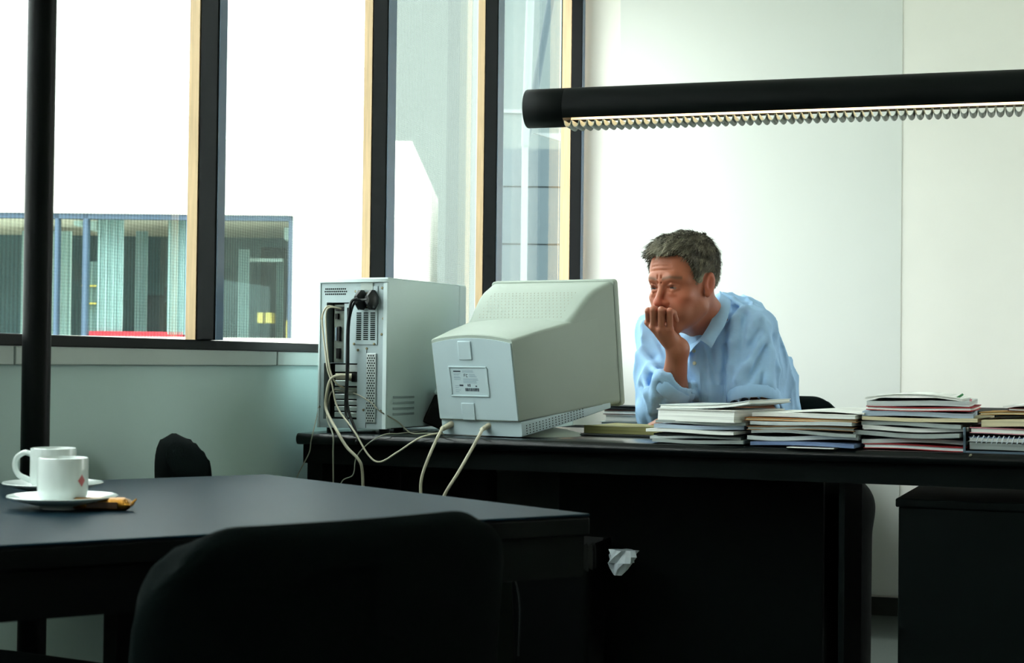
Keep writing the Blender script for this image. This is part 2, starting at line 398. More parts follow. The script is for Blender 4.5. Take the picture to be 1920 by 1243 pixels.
for q in range(5):
    for c in range(2):
        MB().box(c * 1.3 + .006, c * 1.3 + 1.294, 0, .05, zz[q + 1] + .008, zz[q] - .008).build('cladding_panel', 'grey_clad', gb)
DS = 12.0
so = at_D(981, 600, DS)
sc_ = thing('white_steel_column', 'white steel column with raking struts in the courtyard', 'column', (so[0], so[1], -.5), YAW)
zt_ = at_D(981, 268, DS)[2] + .5
MB().cyl((0, 0, 0), (0, 0, zt_), .024, n=16).build('shaft', 'white_steel', sc_, smooth=True)
MB().cyl((0, 0, zt_ - .02), (.28, .1, zt_ + 1.7), .028, n=12).build('strut', 'grey_clad', sc_, smooth=True)
MB().cyl((0, 0, zt_ - .02), (.04, -.35, zt_ + 1.7), .03, n=12).build('strut', 'white_steel', sc_, smooth=True)
MB().prism([(0.06, 0), (.6, 0), (.6, .05), (.06, .05)], 0, .02).xf(lambda p: np.array([p[0], p[1], zt_ + .1 - p[2] - .0 * p[0] + (.0 if p[2] > .01 else -.3 * p[0])])).build('bracket_plate', 'white_steel', sc_)

# ------------------------------------------------------------------ the desk
DESK_Z = 0.775
DO = np.array([-1.614, 3.487, 0]); DRZ = atan2(3.379 - 3.487, .034 + 1.614)
dX = np.array([cos(DRZ), sin(DRZ), 0]); dY = np.array([-sin(DRZ), cos(DRZ), 0])
def dl(px, py, z=DESK_Z):
    p = on_z(px, py, z) - DO; return p @ dX, p @ dY
def dlY(px, yl):
    """desk-local x where the column of pixels px meets the depth yl"""
    d = ray(px, 800); n = dY; t = ((DO + dY * yl - CN) @ n) / (d @ n); return (CN + d * t - DO) @ dX
def dw(x, y, z): return DO + dX * x + dY * y + UP * z
desk = thing('desk', 'long black lacquered desk carrying the computer and paper stacks', 'desk', DO, DRZ)
DLEN, DDEP = 2.5, 0.74
prof = [(.0, .7615), (.001, .756), (.005, .750), (.012, .748), (DDEP - .012, .748), (DDEP, .756), (DDEP, .767), (DDEP - .012, .775), (.012, .775), (.005, .773), (.001, .767)]
MB().loft([[(x, y, z) for y, z in prof] for x in (0, DLEN)]).build('desktop', 'desk', desk, smooth=True, angle=50)
MB().box(.004, DLEN - .004, .03, .055, .703, .7475).build('fascia', 'desk_dull', desk)
MB().box(.004, DLEN - .004, DDEP - .06, DDEP - .035, .722, .7475).build('fascia', 'desk_dull', desk)
MB().box(.005, .045, .05, DDEP - .06, 0.0, .7475).build('leg_panel', 'desk_dull', desk)
MB().box(DLEN - .045, DLEN - .005, .05, DDEP - .06, 0, .7475).build('leg_panel', 'desk_dull', desk)
xs = dlY(1585, .06)
MB().box(xs - .012, xs, .06, .30, 0, .7475).build('leg_panel', 'desk_dull', desk)
MB().box(dlY(1050, .33), dlY(1545, .33), .33, .35, .22, .7475).build('modesty_and_shade_panel', 'desk_dull', desk)
for p0, p1 in ((592, 657), (661, 749), (751, 906), (908, 1070)):  # dark sheets standing in for the shaded wall below the sill
    if dlY(p1, .5) > .08: MB().box(max(.05, dlY(p0, .5)), dlY(p1, .5), .5, .515, .02, .7475).build('modesty_and_shade_panel', 'shaded_wall', desk)

def pedestal(name, label, px, wd, y0, dep, top):
    x0 = dlY(px, y0); p = dw(x0, y0, 0)
    t = thing(name, label, 'cabinet', p, DRZ)
    MB().box(0, wd, 0, dep, .04, top - .018).build('body', 'desk_dull', t, bevel=.002)
    MB().box(-.006, wd + .006, -.006, dep + .006, top - .018, top).build('top_board', 'desk_dull', t, bevel=.003)
    for k in range(3):
        h = (top - .08) / 3; f = MB().box(.004, wd - .004, dep, dep + .016, .05 + k * h, .046 + (k + 1) * h).build('drawer', 'desk_dull', t, bevel=.002)
        MB().box(wd / 2 - .06, wd / 2 + .06, dep + .016, dep + .026, .05 + k * h + h * .6, .05 + k * h + h * .6 + .012).build('handle', 'chrome', f, bevel=.002)
    for sx in (.04, wd - .04):
        for sy in (.05, dep - .05): MB().cyl((sx, sy, 0), (sx, sy, .04), .018, n=14).build('castor', 'plastic_black', t, smooth=True)
    return t
pedestal('drawer_pedestal', 'black drawer pedestal under the right end of the desk', 1686, .46, .075, .56, .672)
pedestal('drawer_pedestal', 'black drawer pedestal under the desk beneath the monitor', 752, .155, .20, .25, .70)

# ------------------------------------------------------------------ conference table in the foreground
TZ = 0.745
tR, tF = on_z(1107, 963, TZ), on_z(500, 889, TZ)
tN = on_z(0, 1022, TZ); tL = on_z(8, 906, TZ)
ne = (tN - tR) / np.linalg.norm(tN - tR); fe = (tL - tF) / np.linalg.norm(tL - tF)
tNL = tR + ne * 0.83; tFL = tF + fe * 0.545
TO = (tR + tF + tNL + tFL) / 4; TO[2] = 0
tab = thing('conference_table', 'dark topped conference table holding the coffee cups', 'table', TO)
def loc2(p): return (p[0] - TO[0], p[1] - TO[1])
poly = [loc2(p) for p in (tR, tF, tFL, tNL)]
MB().prism(poly, TZ - .004, TZ).build('tabletop', 'table', tab, bevel=.0015, seg=2)
MB().prism(poly, TZ - .03, TZ - .0041).build('edge_band', 'table_edge', tab, bevel=.003, seg=2)
cpt = np.mean(np.array(poly), axis=0)
def inset(k): return [tuple(cpt + (np.array(p) - cpt) * k) for p in poly]
ap, ai = inset(.985), inset(.93)
for i in range(4):
    j = (i + 1) % 4
    MB().prism([ap[i], ap[j], ai[j], ai[i]], TZ - .085, TZ - .0305).build('apron', 'table_edge', tab)
def on_edge(px, off):
    """table-local point on a line parallel to the near edge, set back by off, at pixel column px"""
    nrm = np.array([-ne[1], ne[0], 0]); nrm = nrm if nrm @ (tF - tR) > 0 else -nrm
    o = tR + nrm * off; d = ray(px, 1150); n2 = nrm.copy()
    t = ((o - CN) @ n2) / (d @ n2); q = CN + d * t; return np.array([q[0] - TO[0], q[1] - TO[1]]), nrm[:2]
pa, nr = on_edge(219, .30); pb2, _ = on_edge(720, .30)
MB().prism([tuple(pa), tuple(pb2), tuple(pb2 + nr * .05), tuple(pa + nr * .05)], .03, TZ - .086).build('support_panel', 'table_edge', tab)
for p in (pa, pb2):
    d_ = (pb2 - pa) / np.linalg.norm(pb2 - pa)
    c_ = p + d_ * (.06 if p is pa else -.06) + nr * .025
    MB().prism([tuple(c_ - nr * .15 - d_ * .035), tuple(c_ - nr * .15 + d_ * .035), tuple(c_ + nr * .15 + d_ * .035), tuple(c_ + nr * .15 - d_ * .035)], 0, .03).build('foot', 'table_edge', tab, bevel=.004)

# ------------------------------------------------------------------ chairs
def chair(name, label, loc, rz, top=.80, bh=.40, bw=.44, seat_z=.47, arms=False, tall_corner=.10, thick=.026, base_r=.27):
    """local: sits facing +y, backrest at y = -0.22"""
    t = thing(name, label, 'chair', (loc[0], loc[1], 0), rz, 'black upholstered office chairs')
    nu, nv = 44, 30
    def shell(off):
        g = []
        for j in range(nv + 1):
            row = []
            for i in range(nu + 1):
                a, b = -1 + 2 * i / nu, -1 + 2 * j / nv
                # square to rounded rectangle
                k = tall_corner / (bw / 2)
                x = a * bw / 2; z = b * bh / 2
                ex = max(0, abs(x) - (bw / 2 - tall_corner)); ez = max(0, abs(z) - (bh / 2 - tall_corner))
                rr = sqrt(ex * ex + ez * ez)
                if rr > tall_corner and rr > 0:
                    s_ = tall_corner / rr; x = math.copysign(bw / 2 - tall_corner + ex * s_, x); z = math.copysign(bh / 2 - tall_corner + ez * s_, z)
                edge = max(abs(a), abs(b)); th = thick * sqrt(max(0, 1 - edge ** 6)) + .004
                y = -.22 + .26 * x * x / (bw / 2) * .55 - .10 * ((z + .05) ** 2) + .01 * (1 - b * b)
                crown = .012 * (1 - (a * 1.6) ** 2) if b > .5 else 0
                row.append((x, y + off * th, top - bh / 2 + z - (0.0 if off else 0) - max(0, -crown) * .35))
            g.append(row)
        return g
    fr, bk = shell(1), shell(-1)
    mb = MB(); n = nu + 1
    vs = [p for r in fr for p in r] + [p for r in bk for p in r]; N0 = (nu + 1) * (nv + 1); fs = []
    for j in range(nv):
        for i in range(nu):
            q = (j * n + i, j * n + i + 1, (j + 1) * n + i + 1, (j + 1) * n + i)
            fs.append(q); fs.append(tuple(N0 + k for k in reversed(q)))
    bd = [i for i in range(n)] + [j * n + nu for j in range(1, nv + 1)] + [nv * n + i for i in range(nu - 1, -1, -1)] + [j * n for j in range(nv - 1, 0, -1)]
    for k in range(len(bd)):
        a, b = bd[k], bd[(k + 1) % len(bd)]; fs.append((a, b, N0 + b, N0 + a))
    mb.add(vs, fs).build('backrest', 'fabric_black', t, smooth=True, angle=70)
    # seat
    rings = []
    for z, s_ in ((-.035, .80), (-.03, .93), (-.01, 1.0), (.01, 1.0), (.028, .95), (.034, .82)):
        rings.append([(x * s_, y * s_ + .03, seat_z + z) for x, y in rrect(.46, .45, .13, 6)])
    MB().loft(rings).build('seat', 'fabric_black', t, smooth=True, angle=60)
    MB().tube(spline([(0, .0, seat_z - .045), (0, -.20, seat_z - .05), (0, -.275, seat_z + .02), (0, -.255, top - bh * .55)], 6), .016, 10).build('back_stem', 'plastic_black', t, smooth=True)
    MB().box(-.09, .09, -.08, .12, seat_z - .06, seat_z - .034).build('seat_plate', 'plastic_black', t, bevel=.004)
    MB().cyl((0, .02, .09), (0, .02, seat_z - .05), .026, .02, 16).build('gas_column', 'plastic_black', t, smooth=True)
    for k in range(5):
        a = 2 * pi * k / 5 + .3
        e = (cos(a) * base_r, .02 + sin(a) * base_r)
        MB().tube([(0, .02, .115), (e[0] * .5, .02 + (e[1] - .02) * .5, .10), (e[0], e[1], .075)], [.026, .022, .016], 10).build('base_leg', 'plastic_black', t, smooth=True)
        MB().cyl((e[0] - .014 * sin(a), e[1] + .014 * cos(a), .0275), (e[0] + .014 * sin(a), e[1] - .014 * cos(a), .0275), .027, n=16).build('castor', 'plastic_black', t, smooth=True)
    if arms:
        for s_ in (-1, 1):
            a = MB().tube(spline([(s_ * .17, .08, seat_z - .03), (s_ * .235, .09, seat_z - .02), (s_ * .25, .08, seat_z + .10), (s_ * .246, .0, seat_z + .17), (s_ * .242, -.14, seat_z + .16), (s_ * .21, -.21, seat_z + .12)], 8), .011, 12).build('armrest', 'chrome', t, smooth=True)
            MB().box(s_ * .246 - .022, s_ * .246 + .022, -.12, .08, seat_z + .165, seat_z + .19).build('arm_pad', 'plastic_black', a, bevel=.006)
    return t
# nearest chair, its back to the camera
cl, cr = at_D(268, 1000, 1.49), at_D(932, 1000, 1.80)
wd = (cr - cl); wd[2] = 0; wlen = np.linalg.norm(wd); wd /= wlen
nf = np.array([-wd[1], wd[0], 0])
cc = (cl + cr) / 2 + nf * .19
chair('office_chair', 'large black upholstered chair back nearest the camera', cc, atan2(wd[1], wd[0]), top=.789, bh=.44, bw=wlen + .01, tall_corner=.095)
fc = at_D(338, 850, 3.06)
chair('office_chair', 'black chair seen edge-on behind the conference table', (fc[0] + .19, fc[1] + .10), YAW - radians(90) + radians(15), top=.806, bh=.42, bw=.30, thick=.042, tall_corner=.13)
sc3 = at_D(-135, 1200, 2.2)
chair('office_chair', 'black chair tucked under the table at the lower left', (sc3[0], sc3[1]), radians(-12), top=.78, bh=.34, seat_z=.470, bw=.38, tall_corner=.08, base_r=.19)
MAN = at_D(1420, 900, 4.56)
chair('office_chair', 'dark swivel chair with chrome arms behind the seated man', (MAN[0] + .0, MAN[1] + .15), pi + YAW * .2 - .05, top=.856, bh=.44, bw=.42, seat_z=.40, arms=True)

# ------------------------------------------------------------------ suspended tube lamp
LY, LZ, LR = 3.6, 1.546, .0455
lx0 = on_Y(989, 205, LY)[0]; lx1 = 1.35
lamp = thing('pendant_tube_lamp', 'long black suspended tube lamp with louvred underside', 'lamp', (lx0, LY, LZ))
LL = lx1 - lx0; HA = radians(50)
slot0 = on_Y(1062, 225, LY)[0] - lx0
def arc(r, a0, a1, n): return [(r * sin(a0 + (a1 - a0) * k / n), -r * cos(a0 + (a1 - a0) * k / n)) for k in range(n + 1)]
outer, inner = arc(LR, HA, 2 * pi - HA, 48), arc(LR - .002, HA, 2 * pi - HA, 48)
sec = outer + inner[::-1]
MB().loft([[(x, y, z) for y, z in sec] for x in (slot0, LL - .1)]).build('housing', 'lamp_black', lamp, smooth=True, angle=50)
ring = arc(LR, 0, 2 * pi, 56)[:-1]
for a, b in ((0, slot0), (LL - .1, LL)):
    MB().loft([[(a, y * .97, z * .97) for y, z in ring], [(a + .002, y, z) for y, z in ring], [(b - .002, y, z) for y, z in ring], [(b, y * .97, z * .97) for y, z in ring]]).build('end_cap', 'lamp_black', lamp, smooth=True, angle=50)
refl = arc(LR - .0035, HA + .1, 2 * pi - HA - .1, 30)
MB().loft([[(x, y, z) for y, z in refl] for x in (slot0 + .001, LL - .101)], False, False, closed=False).build('reflector', 'reflector', lamp, smooth=True, angle=60)
MB().cyl((slot0 + .02, 0, -.004), (LL - .12, 0, -.004), .013, n=20).build('fluorescent_tube', 'tube', lamp, smooth=True)
nb = int((LL - .1 - slot0) / .0188); hw = LR * sin(HA) * .98
U = []
zt0, zb0, uw, th = -LR * .80, -LR * 1.13, .0180, .0012
for k in range(13):
    a = -1 + 2 * k / 12; U.append((a * uw / 2, zb0 + (zt0 - zb0) * (1 - sqrt(max(0, 1 - a * a)))))
U2 = [(x * .86, z + th) for x, z in U][::-1]
bm_ = MB().loft([[(x, y, z) for x, z in U + U2] for y in (-hw, hw)])
bo_ = bm_.build('louver_blade', 'blade', lamp, smooth=True, angle=50); bo_.location = (slot0 + .012, 0, 0)
for k in range(1, nb):
    c = bo_.copy(); COL.objects.link(c); c.parent = lamp; c.location = (slot0 + .012 + k * .0188, 0, 0)
wx_ = on_Y(1053, 160, LY)[0] - lx0
for x in (wx_, LL - .12):
    MB().cyl((x, 0, LR - .001), (x, 0, ZC - LZ), .0011, n=6).build('suspension_wire', 'plastic_black', lamp)

# ------------------------------------------------------------------ computer tower
def panel_holes(x0, x1, z0, z1, holes, y0, y1):
    xs_ = sorted({x0, x1, *[h[0] for h in holes], *[h[1] for h in holes]}); zs_ = sorted({z0, z1, *[h[2] for h in holes], *[h[3] for h in holes]})
    mb = MB()
    for a, b in zip(xs_[:-1], xs_[1:]):
        for c, d in zip(zs_[:-1], zs_[1:]):
            mx_, mz_ = (a + b) / 2, (c + d) / 2
            if any(h[0] < mx_ < h[1] and h[2] < mz_ < h[3] for h in holes): continue
            mb.box(a, b, y0, y1, c, d)
    return mb
TW, TH, TD = .186, .357, .40
trz = radians(-8.0)
tl = on_Y(597, 803, 3.56); TB = .012
tower = thing('computer_tower', 'grey computer tower standing on the desk, rear ports showing', 'computer', (tl[0], tl[1], DESK_Z), trz)
def q(px, py): return ((px - 597) * TW / 138.0, TB + (804.5 - py) * TH / 285.0)
def qr(x0, y0, x1, y1): a = q(x0, y1); b = q(x1, y0); return (a[0], b[0], a[1], b[1])
io, ex = qr(611, 564, 657, 680), qr(607, 680.5, 676, 788)
psu = qr(672, 532, 716, 642)
MB().box(.001, TW - .001, .03, TD, TB, TB + TH).build('chassis', 'hole', tower)
MB().box(TW - .001, TW + .002, .004, TD - .03, TB + .002, TB + TH).build('side_panel', 'pc_beige', tower, bevel=.001)
MB().box(-.002, .001, .004, TD - .03, TB + .002, TB + TH).build('side_panel', 'pc_beige', tower, bevel=.001)
MB().box(-.002, TW + .002, .0, TD - .03, TB + TH, TB + TH + .003).build('top_panel', 'pc_beige', tower, bevel=.001)
MB().box(-.003, TW + .003, TD - .03, TD + .012, TB - .002, TB + TH + .004).build('front_bezel', 'pc_beige', tower, bevel=.006, seg=3)
MB().prism([(-.002, -.004), (.006, -.009), (TW - .012, -.009), (TW + .002, -.001), (TW + .002, .02), (-.002, .02)], TB + TH - .0085, TB + TH + .0005).build('top_lip', 'pc_beige', tower, bevel=.001)
rp = panel_holes(.002, TW - .002, TB, TB + TH - .009, [io, ex], 0, .0298).build('rear_panel', 'pc_metal', tower)
MB().box(TW - .009, TW + .002, -.003, .004, TB, TB + TH - .009).build('side_flange', 'pc_beige', tower, bevel=.001)
MB().box(-.002, .003, -.003, .004, TB, TB + TH - .009).build('side_flange', 'pc_beige', tower, bevel=.001)
a = qr(672, 533, 717, 645); MB().box(a[0], a[1], -.0025, 0, a[2], a[3]).build('power_supply_plate', 'pc_metal', tower, bevel=.001)
a = qr(682, 526.5, 707, 541); MB().box(a[0], a[1], -.0035, -.0005, a[2], a[3]).build('sticker', 'cover', tower)
# small punched holes and slots
mb = MB()
for ry, x_0, n in ((538, 609, 11), (543, 607.5, 12), (548, 609, 11)):
    for k in range(n):
        a = qr(x_0 + k * 4 - 1.3, ry - 1.4, x_0 + k * 4 + 1.3, ry + 1.4); mb.box(a[0], a[1], -.0006, .0004, a[2], a[3])
mb.build('vent_hole_grid', 'hole', tower, kind='stuff')
for cx0 in (674.5, 688.8, 702.8):
    mb = MB()
    for k in range(14):
        a = qr(cx0, 583.5 + k * 3.85, cx0 + 9.5, 585.9 + k * 3.85); mb.box(a[0], a[1], -.0032, -.002, a[2], a[3])
    mb.build('vent_slot_column', 'hole', tower, kind='stuff')
a = qr(696, 661, 715.5, 793); MB().box(a[0], a[1], -.0045, 0, a[2], a[3]).build('perforated_cover', 'pc_bracket', tower, bevel=.001)
mb = MB()
for r_ in range(27):
    n = 3 if r_ % 2 == 0 else 4
    for k in range(n):
        px, py = 705.8 + (k - (n - 1) / 2) * 4.6, 665.5 + r_ * 4.75
        x, z = q(px, py); mb.add([(x + .0021 * cos(t * pi / 3), -.0049, z + .0021 * sin(t * pi / 3)) for t in range(6)], [(0, 1, 2, 3, 4, 5)])
mb.build('perforation', 'hole', tower, kind='stuff')
a = qr(694.5, 655, 695.4, 803); MB().box(a[0], a[1], -.0006, .0004, a[2], a[3]).build('panel_seam', 'hole', tower)
# I/O plate, ports
M['io'] = mat('io_plate_dull', rgb(96, 104, 96), .5, metal=.4, var=.25, vscale=60)
a = qr(623, 568, 646, 679); MB().box(a[0], a[1], .010, .014, a[2], a[3]).build('port_plate', 'io', tower)
a = qr(646, 566, 657, 680); MB().box(a[0], a[1], .004, .010, a[2], a[3]).build('port_rail', 'pc_metal', tower)
for p0, p1, p2, p3, m_ in ((627, 585, 633, 596, 'plastic_black'), (632, 610, 637, 638, 'plastic_black'), (628, 612, 631, 637, 'ink_soft'), (630, 652, 637, 672, 'plastic_black'), (627, 572, 645, 580, 'plastic_black')):
    b = qr(p0, p1, p2, p3); MB().box(b[0], b[1], .003, .012, b[2], b[3]).build('port', m_, tower, bevel=.0005)
for py in (586, 628, 664):
    b = qr(653, py - 12, 655, py + 12); MB().box(b[0], b[1], .001, .006, b[2], b[3]).build('rail_notch', 'hole', tower)
# expansion brackets
for k, (y0, y1) in enumerate(((683, 697), (700, 711), (713.5, 724), (727, 737), (739.5, 749), (751.5, 760.5), (763, 772), (774.5, 784))):
    b = qr(628, y0, 675.5, y1)
    MB().box(b[0], b[1], .004, .008, b[2], b[3]).build('slot_bracket', 'pc_bracket' if k not in (1, 3) else 'io', tower, bevel=.0012)
b = qr(664, 699, 675, 716); MB().box(b[0], b[1], .0, .006, b[2], b[3]).build('card_connector', 'plastic_black', tower, bevel=.001)
b = qr(652, 733, 675, 741); MB().box(b[0], b[1], -.002, .006, b[2], b[3]).build('card_connector', 'io', tower, bevel=.001)
sx_ = MB().lathe([(0, -.0022), (.0022, -.002), (.0032, -.0008), (.0032, 0.0004)], 12)
sx_.xf(lambda p: np.array([p[0], p[2], p[1]]))
first = None
for px, py in ((598.5, 594), (598.5, 765), (671, 543), (665, 563), (728, 595), (669, 643.5), (711, 643.5), (677, 655), (690, 769), (725, 770), (695, 547), (695, 573), (725, 625), (725, 537), (695, 652)):
    x, z = q(px, py)
    if first is None: first = sx_.build('screw', 'screw', tower, smooth=True); o = first
    else: o = first.copy(); COL.objects.link(o); o.parent = tower
    o.location = (x, -.003 if 672 < px < 717 and py < 645 else -.0005, z)
# side louvres and feet
for k in range(4):
    z = TB + .032 + k * .0135
    MB().box(TW + .0015, TW + .0032, .03, .135, z, z + .006).build('side_louvre', 'pc_metal', tower, bevel=.0008)
for x in (.02, TW - .02):
    for y in (.03, TD - .04): MB().cyl((x, y, 0), (x, y, TB), .013, n=14).build('foot', 'plastic_black', tower, smooth=True)
def tw_world(px, py, y=0.0):
    x, z = q(px, py); return np.array([tl[0], tl[1], DESK_Z]) + np.array([cos(trz) * x - sin(trz) * y, sin(trz) * x + cos(trz) * y, z])

# ------------------------------------------------------------------ cables
def DY(x, y, out=.03):
    """point hanging in front of the desk edge"""
    d = ray(x, y); t = ((DO - dY * out - CN) @ dY) / (d @ dY); return CN + d * t
def DT(x, y, yl=.08, z=DESK_Z + .004): # lies on the desktop at depth yl
    xx = dlY(x, yl); return dw(xx, yl, z)
def cable(name, label, pts, r, m='cable', n=9, plug=None):
    c0 = np.array(pts[0])
    t = thing(name, label, 'cable', c0, 0, 'cables at the back of the computer')
    P_ = [np.array(p) - c0 for p in pts]
    MB().tube(spline(P_, n), r, 8).build('cord', m, t, smooth=True)
    if plug:
        for d0, d1, r0, r1 in plug:
            MB().cyl(np.array(d0) - c0, np.array(d1) - c0, r0, r1, 12).build('plug', m, t, smooth=True)
    return t
def tilt_plug(t, px, py, m='cable_black'):
    pass
T = tw_world
def power_plug(px, label, cord_pts):
    c0 = T(px, 560, 0)
    t = thing('power_cord', label, 'cable', c0, trz, 'cables at the back of the computer')
    # socket plug: chunky hexagonal body tapering to the strain relief
    w2 = .0145; h2 = .0235
    hexa = [(-w2, -h2 * .35), (-w2 * .25, -h2), (w2 * .35, -h2), (w2, -h2 * .35), (w2, h2 * .35), (w2 * .35, h2), (-w2 * .25, h2), (-w2, h2 * .35)]
    rings = [[(x * s_, y, z * s_) for x, z in hexa] for y, s_ in ((-.003, .9), (-.006, 1.0), (-.020, 1.0), (-.028, .72), (-.036, .4))]
    MB().loft(rings).build('plug', 'cable_black', t, smooth=True, angle=35)
    inv = Matrix.Rotation(-trz, 3, 'Z')
    pts = [(0, -.034, 0)] + [tuple(inv @ Vector(p - c0)) for p in cord_pts]
    MB().tube(spline(pts, 9), .0033, 8).build('cord', 'cable_black', t, smooth=True)
power_plug(687, 'black power cord plugged in at left on the computer tower', [T(676, 578, -.03), T(667, 610, -.022), T(665, 680, -.018), T(664, 760, -.016), DT(668, 806, .035), DY(668, 830, .012)])
power_plug(709.5, 'black power cord plugged in at right on the computer tower', [T(697, 561, -.034), T(684, 562, -.045), T(674, 585, -.036), T(668, 620, -.03), T(667, 700, -.028), T(666, 780, -.026), DY(672, 822, .02)])
g = .0026
cable('data_cable', 'thin putty cable looping from upper port, hanging at left', [T(634, 575, .003), T(622, 572, -.02), T(611.5, 590, -.02), T(612, 620, -.018), T(617, 655, -.018), T(625, 690, -.024), T(636, 720, -.026), T(650, 765, -.03), DY(664, 808, .02), DY(690, 852, .035), DY(712, 866, .035), DY(745, 848, .03), DY(785, 822, .012), DT(818, 808, .012, DESK_Z + .008), DT(832, 808, .07)], .0021)
cable('data_cable', 'thin putty cable from the upper port beside the plug', [T(640, 576, .003), T(626, 574, -.018), T(619, 585, -.02), T(619, 620, -.018), T(624, 660, -.022), T(632, 695, -.026), T(641, 718, -.02), T(650, 728, .0)], .0022)
cable('monitor_cable', 'thick putty cable bending down from the expansion slots', [T(664, 708, .0), T(648, 704, -.02), T(633, 712, -.026), T(625, 740, -.026), T(626, 770, -.028), DY(632, 808, .02), DY(650, 838, .03), DY(671, 860, .03), DY(679, 880, .02), DY(681, 930, .0)], .0036, plug=[(T(664, 707, .001), T(640, 706, -.018), .009, .0075)])
cable('data_cable', 'grey cable arching over the slot brackets and hanging straight', [T(655, 737, .0), T(643, 732, -.014), T(633, 734, -.018), T(627, 752, -.02), T(624.5, 785, -.022), DY(624, 815, .022), DY(624.5, 850, .02), DY(625, 900, .015), DY(625, 960, .01)], .0018, 'cable_grey')
cable('audio_cable', 'thin grey cable drooping across the tower towards the monitor', [T(668, 737, .0), T(690, 743, -.012), T(712, 755, -.014), T(728, 770, -.012), DT(745, 795, .09, DESK_Z + .03), DT(770, 805, .10), DT(800, 807, .09), DT(828, 808, .085)], .0017, 'cable_grey')
cable('audio_cable', 'dark thin cable crossing the desk front near the tower', [DT(800, 780, .22), DT(765, 800, .1), DT(745, 806, .03), DY(720, 815, .008), DY(690, 832, .012), DY(668, 858, .012), DY(662, 890, .01), DY(640, 905, .01), DY(630, 960, .01)], .0014, 'cable_grey')
cable('audio_cable', 'thin grey cable at the left edge of the tower', [T(598, 765, -.002), T(596, 785, -.006), DY(588, 806, .01), DY(583, 828, .012), DY(580, 848, .012), DY(568, 872, .01), DY(557, 895, .005), DY(545, 940, .0)], .0014, 'cable_grey')
cable('floor_cable', 'thin dark cable hanging below the table corner', [on_Y(934, 1000, 3.3), on_Y(944, 1050, 3.3), on_Y(965, 1085, 3.3), on_Y(975, 1140, 3.3), on_Y(972, 1230, 3.3)], .0025, 'cable_black')

# ------------------------------------------------------------------ CRT monitor (back to the camera)
mrz = YAW - radians(32)
mc = at_D(898, 815, 3.715)
mon = thing('crt_monitor', 'bulky beige tube monitor seen from behind on the desk', 'monitor', (mc[0], mc[1], DESK_Z), mrz)
TILT = radians(8.5); PIV = np.array([0, .19, .03])
def tilt(p):
    d = p - PIV
    return PIV + np.array([d[0], d[1] * cos(TILT) - d[2] * sin(TILT), d[1] * sin(TILT) + d[2] * cos(TILT)]) + np.array([0, 0, .030])
def msec(b, w, z0, z1, r=.014, arch=0.0, rake=0.0, n=4, side=0.0):
    pts = rrect(w, z1 - z0, r, n, 0, (z0 + z1) / 2)
    # subdivide the top so it can arch
    out = []
    for i in range(len(pts)):
        a, c = pts[i], pts[(i + 1) % len(pts)]
        out.append(a)
        if abs(a[0] - c[0]) > .5 * w:
            for k in range(1, 9): out.append((a[0] + (c[0] - a[0]) * k / 9, a[1]))
    res = []
    for x, z in out:
        t = (z - z0) / (z1 - z0)
        zz_ = z + (arch * (1 - (2 * x / w) ** 2) if t > .5 else 0)
        res.append((x, b - rake * t + .0, zz_))
    return res
B0 = .036
rk = .012
box = MB().loft([msec(.0, .222, B0, .226, .006, .012, rk), msec(.003, .226, B0, .228, .006, .012, rk), msec(.10, .260, B0 - .004, .236, .006, .010, rk * .6), msec(.20, .294, B0 - .008, .242, .008, .008), msec(.30, .328, B0 - .012, .246, .010, .004)]).xf(tilt)
box.build('rear_housing', 'crt', mon, smooth=True, angle=30)
hood = MB().loft([msec(.17, .276, .05, .225, .02), msec(.20, .2925, .028, .2465, .016, .003), msec(.225, .301, .026, .262, .014, .004), msec(.25, .3095, .024, .281, .014, .004), msec(.275, .318, .022, .297, .014, .003), msec(.305, .328, .022, .309, .014, .003), msec(.34, .340, .02, .317, .014, .002), msec(.366, .350, .018, .321, .012, .0)]).xf(tilt)
hood.build('front_housing', 'crt', mon, smooth=True, angle=30)
bez = MB().loft([msec(.3665, .353, .015, .324, .010), msec(.369, .356, .013, .326, .010), msec(.384, .356, .013, .326, .010), msec(.389, .350, .016, .323, .010)]).xf(tilt).build('bezel', 'crt', mon, smooth=True, angle=35)
MB().loft([msec(.3902, .30, .06, .285, .02), msec(.394, .28, .075, .27, .03)]).xf(tilt).build('screen', 'screen', mon, smooth=True, angle=60)
skirt = MB().loft([msec(.006, .221, .0, .0355, .004), msec(.012, .226, .0, .035, .004), msec(.14, .274, .004, .0325, .004), msec(.24, .305, .009, .03, .004), msec(.33, .335, .014, .028, .003)]).xf(tilt).build('base_housing', 'crt_back', mon, smooth=True, angle=30)
# back plate: slightly proud bluish face
def backp(x, z, dy=0.0):
    t = (z - B0) / (.226 - B0); return (x, -.0 - rk * t - dy, z)
pl = []
for dy, s_ in ((-.002, 1.0), (.0035, .99)):
    pts = [(-.109 * s_, B0 + .003), (.109 * s_, B0 + .003), (.109 * s_, .219)] + [(.109 * s_ * (1 - 2 * k / 12), .219 + .012 * (1 - (1 - 2 * k / 12) ** 2)) for k in range(1, 12)] + [(-.109 * s_, .219)]
    pl.append([backp(x, z, dy) for x, z in pts])
MB().loft(pl).xf(tilt).build('back_plate', 'crt_back', mon)
def bbox(name, m, x0, x1, z0, z1, d0, d1, parent=None, bevel=.0, kind=None):
    vs = [backp(x, z, d) for d in (d0, d1) for x, z in ((x0, z0), (x1, z0), (x1, z1), (x0, z1))]
    return MB().loft([vs[:4], vs[4:]]).xf(tilt).build(name, m, parent or mon, bevel=bevel, kind=kind)
def bq(px, py): # photo pixel on the back face -> local
    tx = (py - 630) / 150.0
    xl = 809 + 21 * tx; xr = 966 + 19 * tx
    return (-.113 + .226 * (px - xl) / (xr - xl), .222 - (py - 630) / 150.0 * .186)
